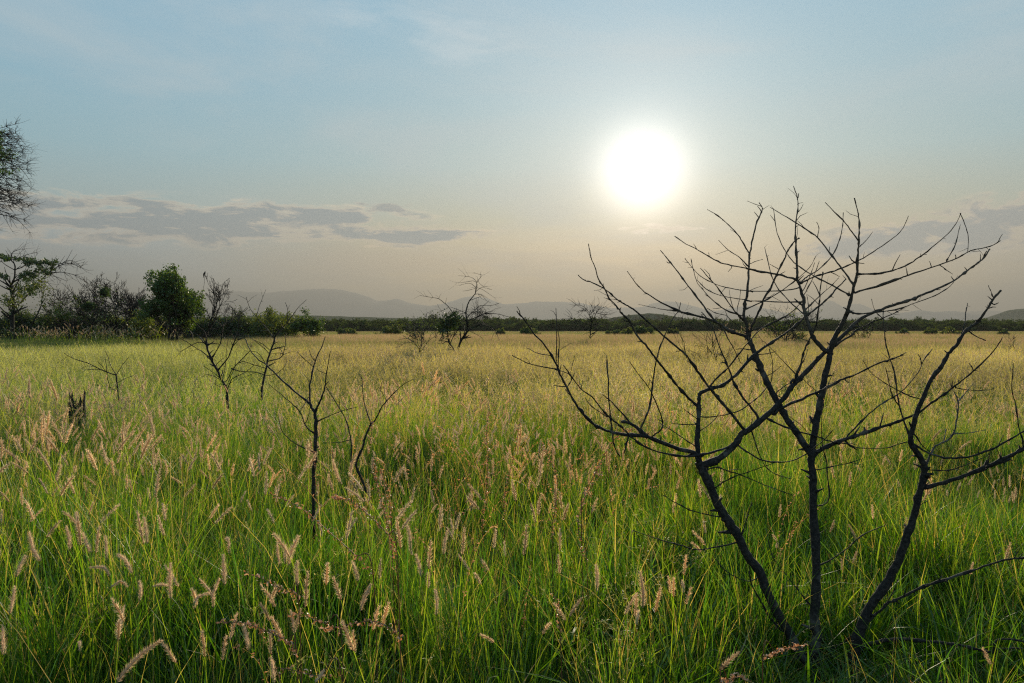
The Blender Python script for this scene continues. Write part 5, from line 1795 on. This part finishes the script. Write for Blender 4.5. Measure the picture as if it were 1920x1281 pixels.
PODS = [
 ([(700, 1080), (665, 1040), (620, 1000), (580, 965), (545, 942), (505, 925)], 2.6, 'long pod stalk arching left through the middle of the foreground', .8),
 ([(556, 1225), (540, 1205), (515, 1190), (480, 1175), (450, 1168), (410, 1166)], 2.2, 'lowest pod stalk arching left near the bottom', 1.3),
 ([(560, 1125), (545, 1112), (520, 1100), (490, 1085), (455, 1072)], 2.45, 'short pod stalk above the lowest one', .8),
 ([(745, 1040), (725, 1000), (690, 965), (665, 945), (640, 935), (625, 932)], 2.7, 'pod stalk with large ring-shaped pods at its tip', 1.1),
 ([(750, 1200), (735, 1180), (700, 1165), (660, 1170), (620, 1178), (600, 1180)], 2.2, 'pod stalk curving down to a dark hollow', 1.0),
 ([(640, 1190), (610, 1170), (585, 1160), (565, 1150), (545, 1155)], 2.25, 'broken pod stalk tangled in the dark hollow', .9),
 ([(640, 1265), (600, 1268), (570, 1262), (545, 1256), (520, 1252)], 2.05, 'thin pod stalk along the bottom edge', .6),
 ([(745, 1080), (730, 1000), (715, 940), (705, 900), (700, 860)], 3.0, 'upright pod stalk with glinting split pods', 1.0),
 ([(735, 1010), (732, 960), (728, 920), (712, 880)], 3.2, 'reddish upright pod stalk beside the glinting one', .9),
 ([(905, 980), (912, 920), (915, 860), (912, 810), (918, 770)], 3.9, 'tall rusty pod stalk in the middle of the meadow', 1.0),
 ([(945, 970), (950, 910), (965, 850), (975, 790), (985, 745)], 4.0, 'tall rusty pod stalk leaning right in the middle of the meadow', .9),
 ([(1035, 1010), (1040, 960), (1045, 900), (1030, 860), (1015, 830)], 3.6, 'pod stalk left of the shrub, tip bent left', .8),
 ([(1090, 960), (1100, 920), (1120, 880), (1140, 840), (1165, 812), (1190, 806)], 3.5, 'pod stalk leaning onto the left limb of the big shrub', 1.0),
 ([(1100, 1050), (1085, 1000), (1090, 950), (1110, 910), (1130, 885)], 3.3, 'pod stalk below the left limb of the big shrub', .8),
 ([(1430, 1235), (1455, 1222), (1480, 1216), (1510, 1210)], 2.2, 'cluster of pale curled pods in front of the shrub stems', 1.6),
 ([(1350, 1280), (1365, 1274), (1385, 1270), (1408, 1276)], 2.05, 'pale pods at the bottom edge in front of the shrub', 1.2),
 ([(690, 850), (695, 825), (697, 800), (700, 790)], 4.1, 'ring-shaped pods caught in the fork of the V-shaped sapling', 1.0),
 ([(596, 960), (592, 915), (590, 870), (590, 845)], 4.1, 'pod stalk climbing the lone sapling', .9),
 ([(1050, 1180), (1042, 1150), (1048, 1130), (1030, 1110)], 2.6, 'small knotted pod stalk in the middle foreground', .8),
]
for i, (p, Y, lb, dn) in enumerate(PODS):
    pods(p, Y, lb, 500 + i, dn)

# ------------------------------------------------------------------ haze
def haze():
    me = bpy.data.meshes.new('haze')
    x0, x1, y0, y1, z0, z1 = -12500, 12500, -600, 12600, -3, 640
    v = [(x, y, z) for z in (z0, z1) for y in (y0, y1) for x in (x0, x1)]
    f = [(0, 2, 3, 1), (4, 5, 7, 6), (0, 1, 5, 4), (2, 6, 7, 3), (0, 4, 6, 2), (1, 3, 7, 5)]
    me.from_pydata(v, [], f)
    m, b, out = newmat('haze_air')
    p = b.n('ShaderNodeVolumePrincipled')
    p.inputs['Color'].default_value = rgb(0.212, 0.214, 0.206)
    p.inputs['Density'].default_value = 0.00021
    p.inputs['Anisotropy'].default_value = 0.34
    m.node_tree.links.new(p.outputs[0], out.inputs['Volume'])
    me.materials.append(m)
    o = bpy.data.objects.new('haze', me)
    col.objects.link(o)
    tag(o, kind='stuff')


haze()
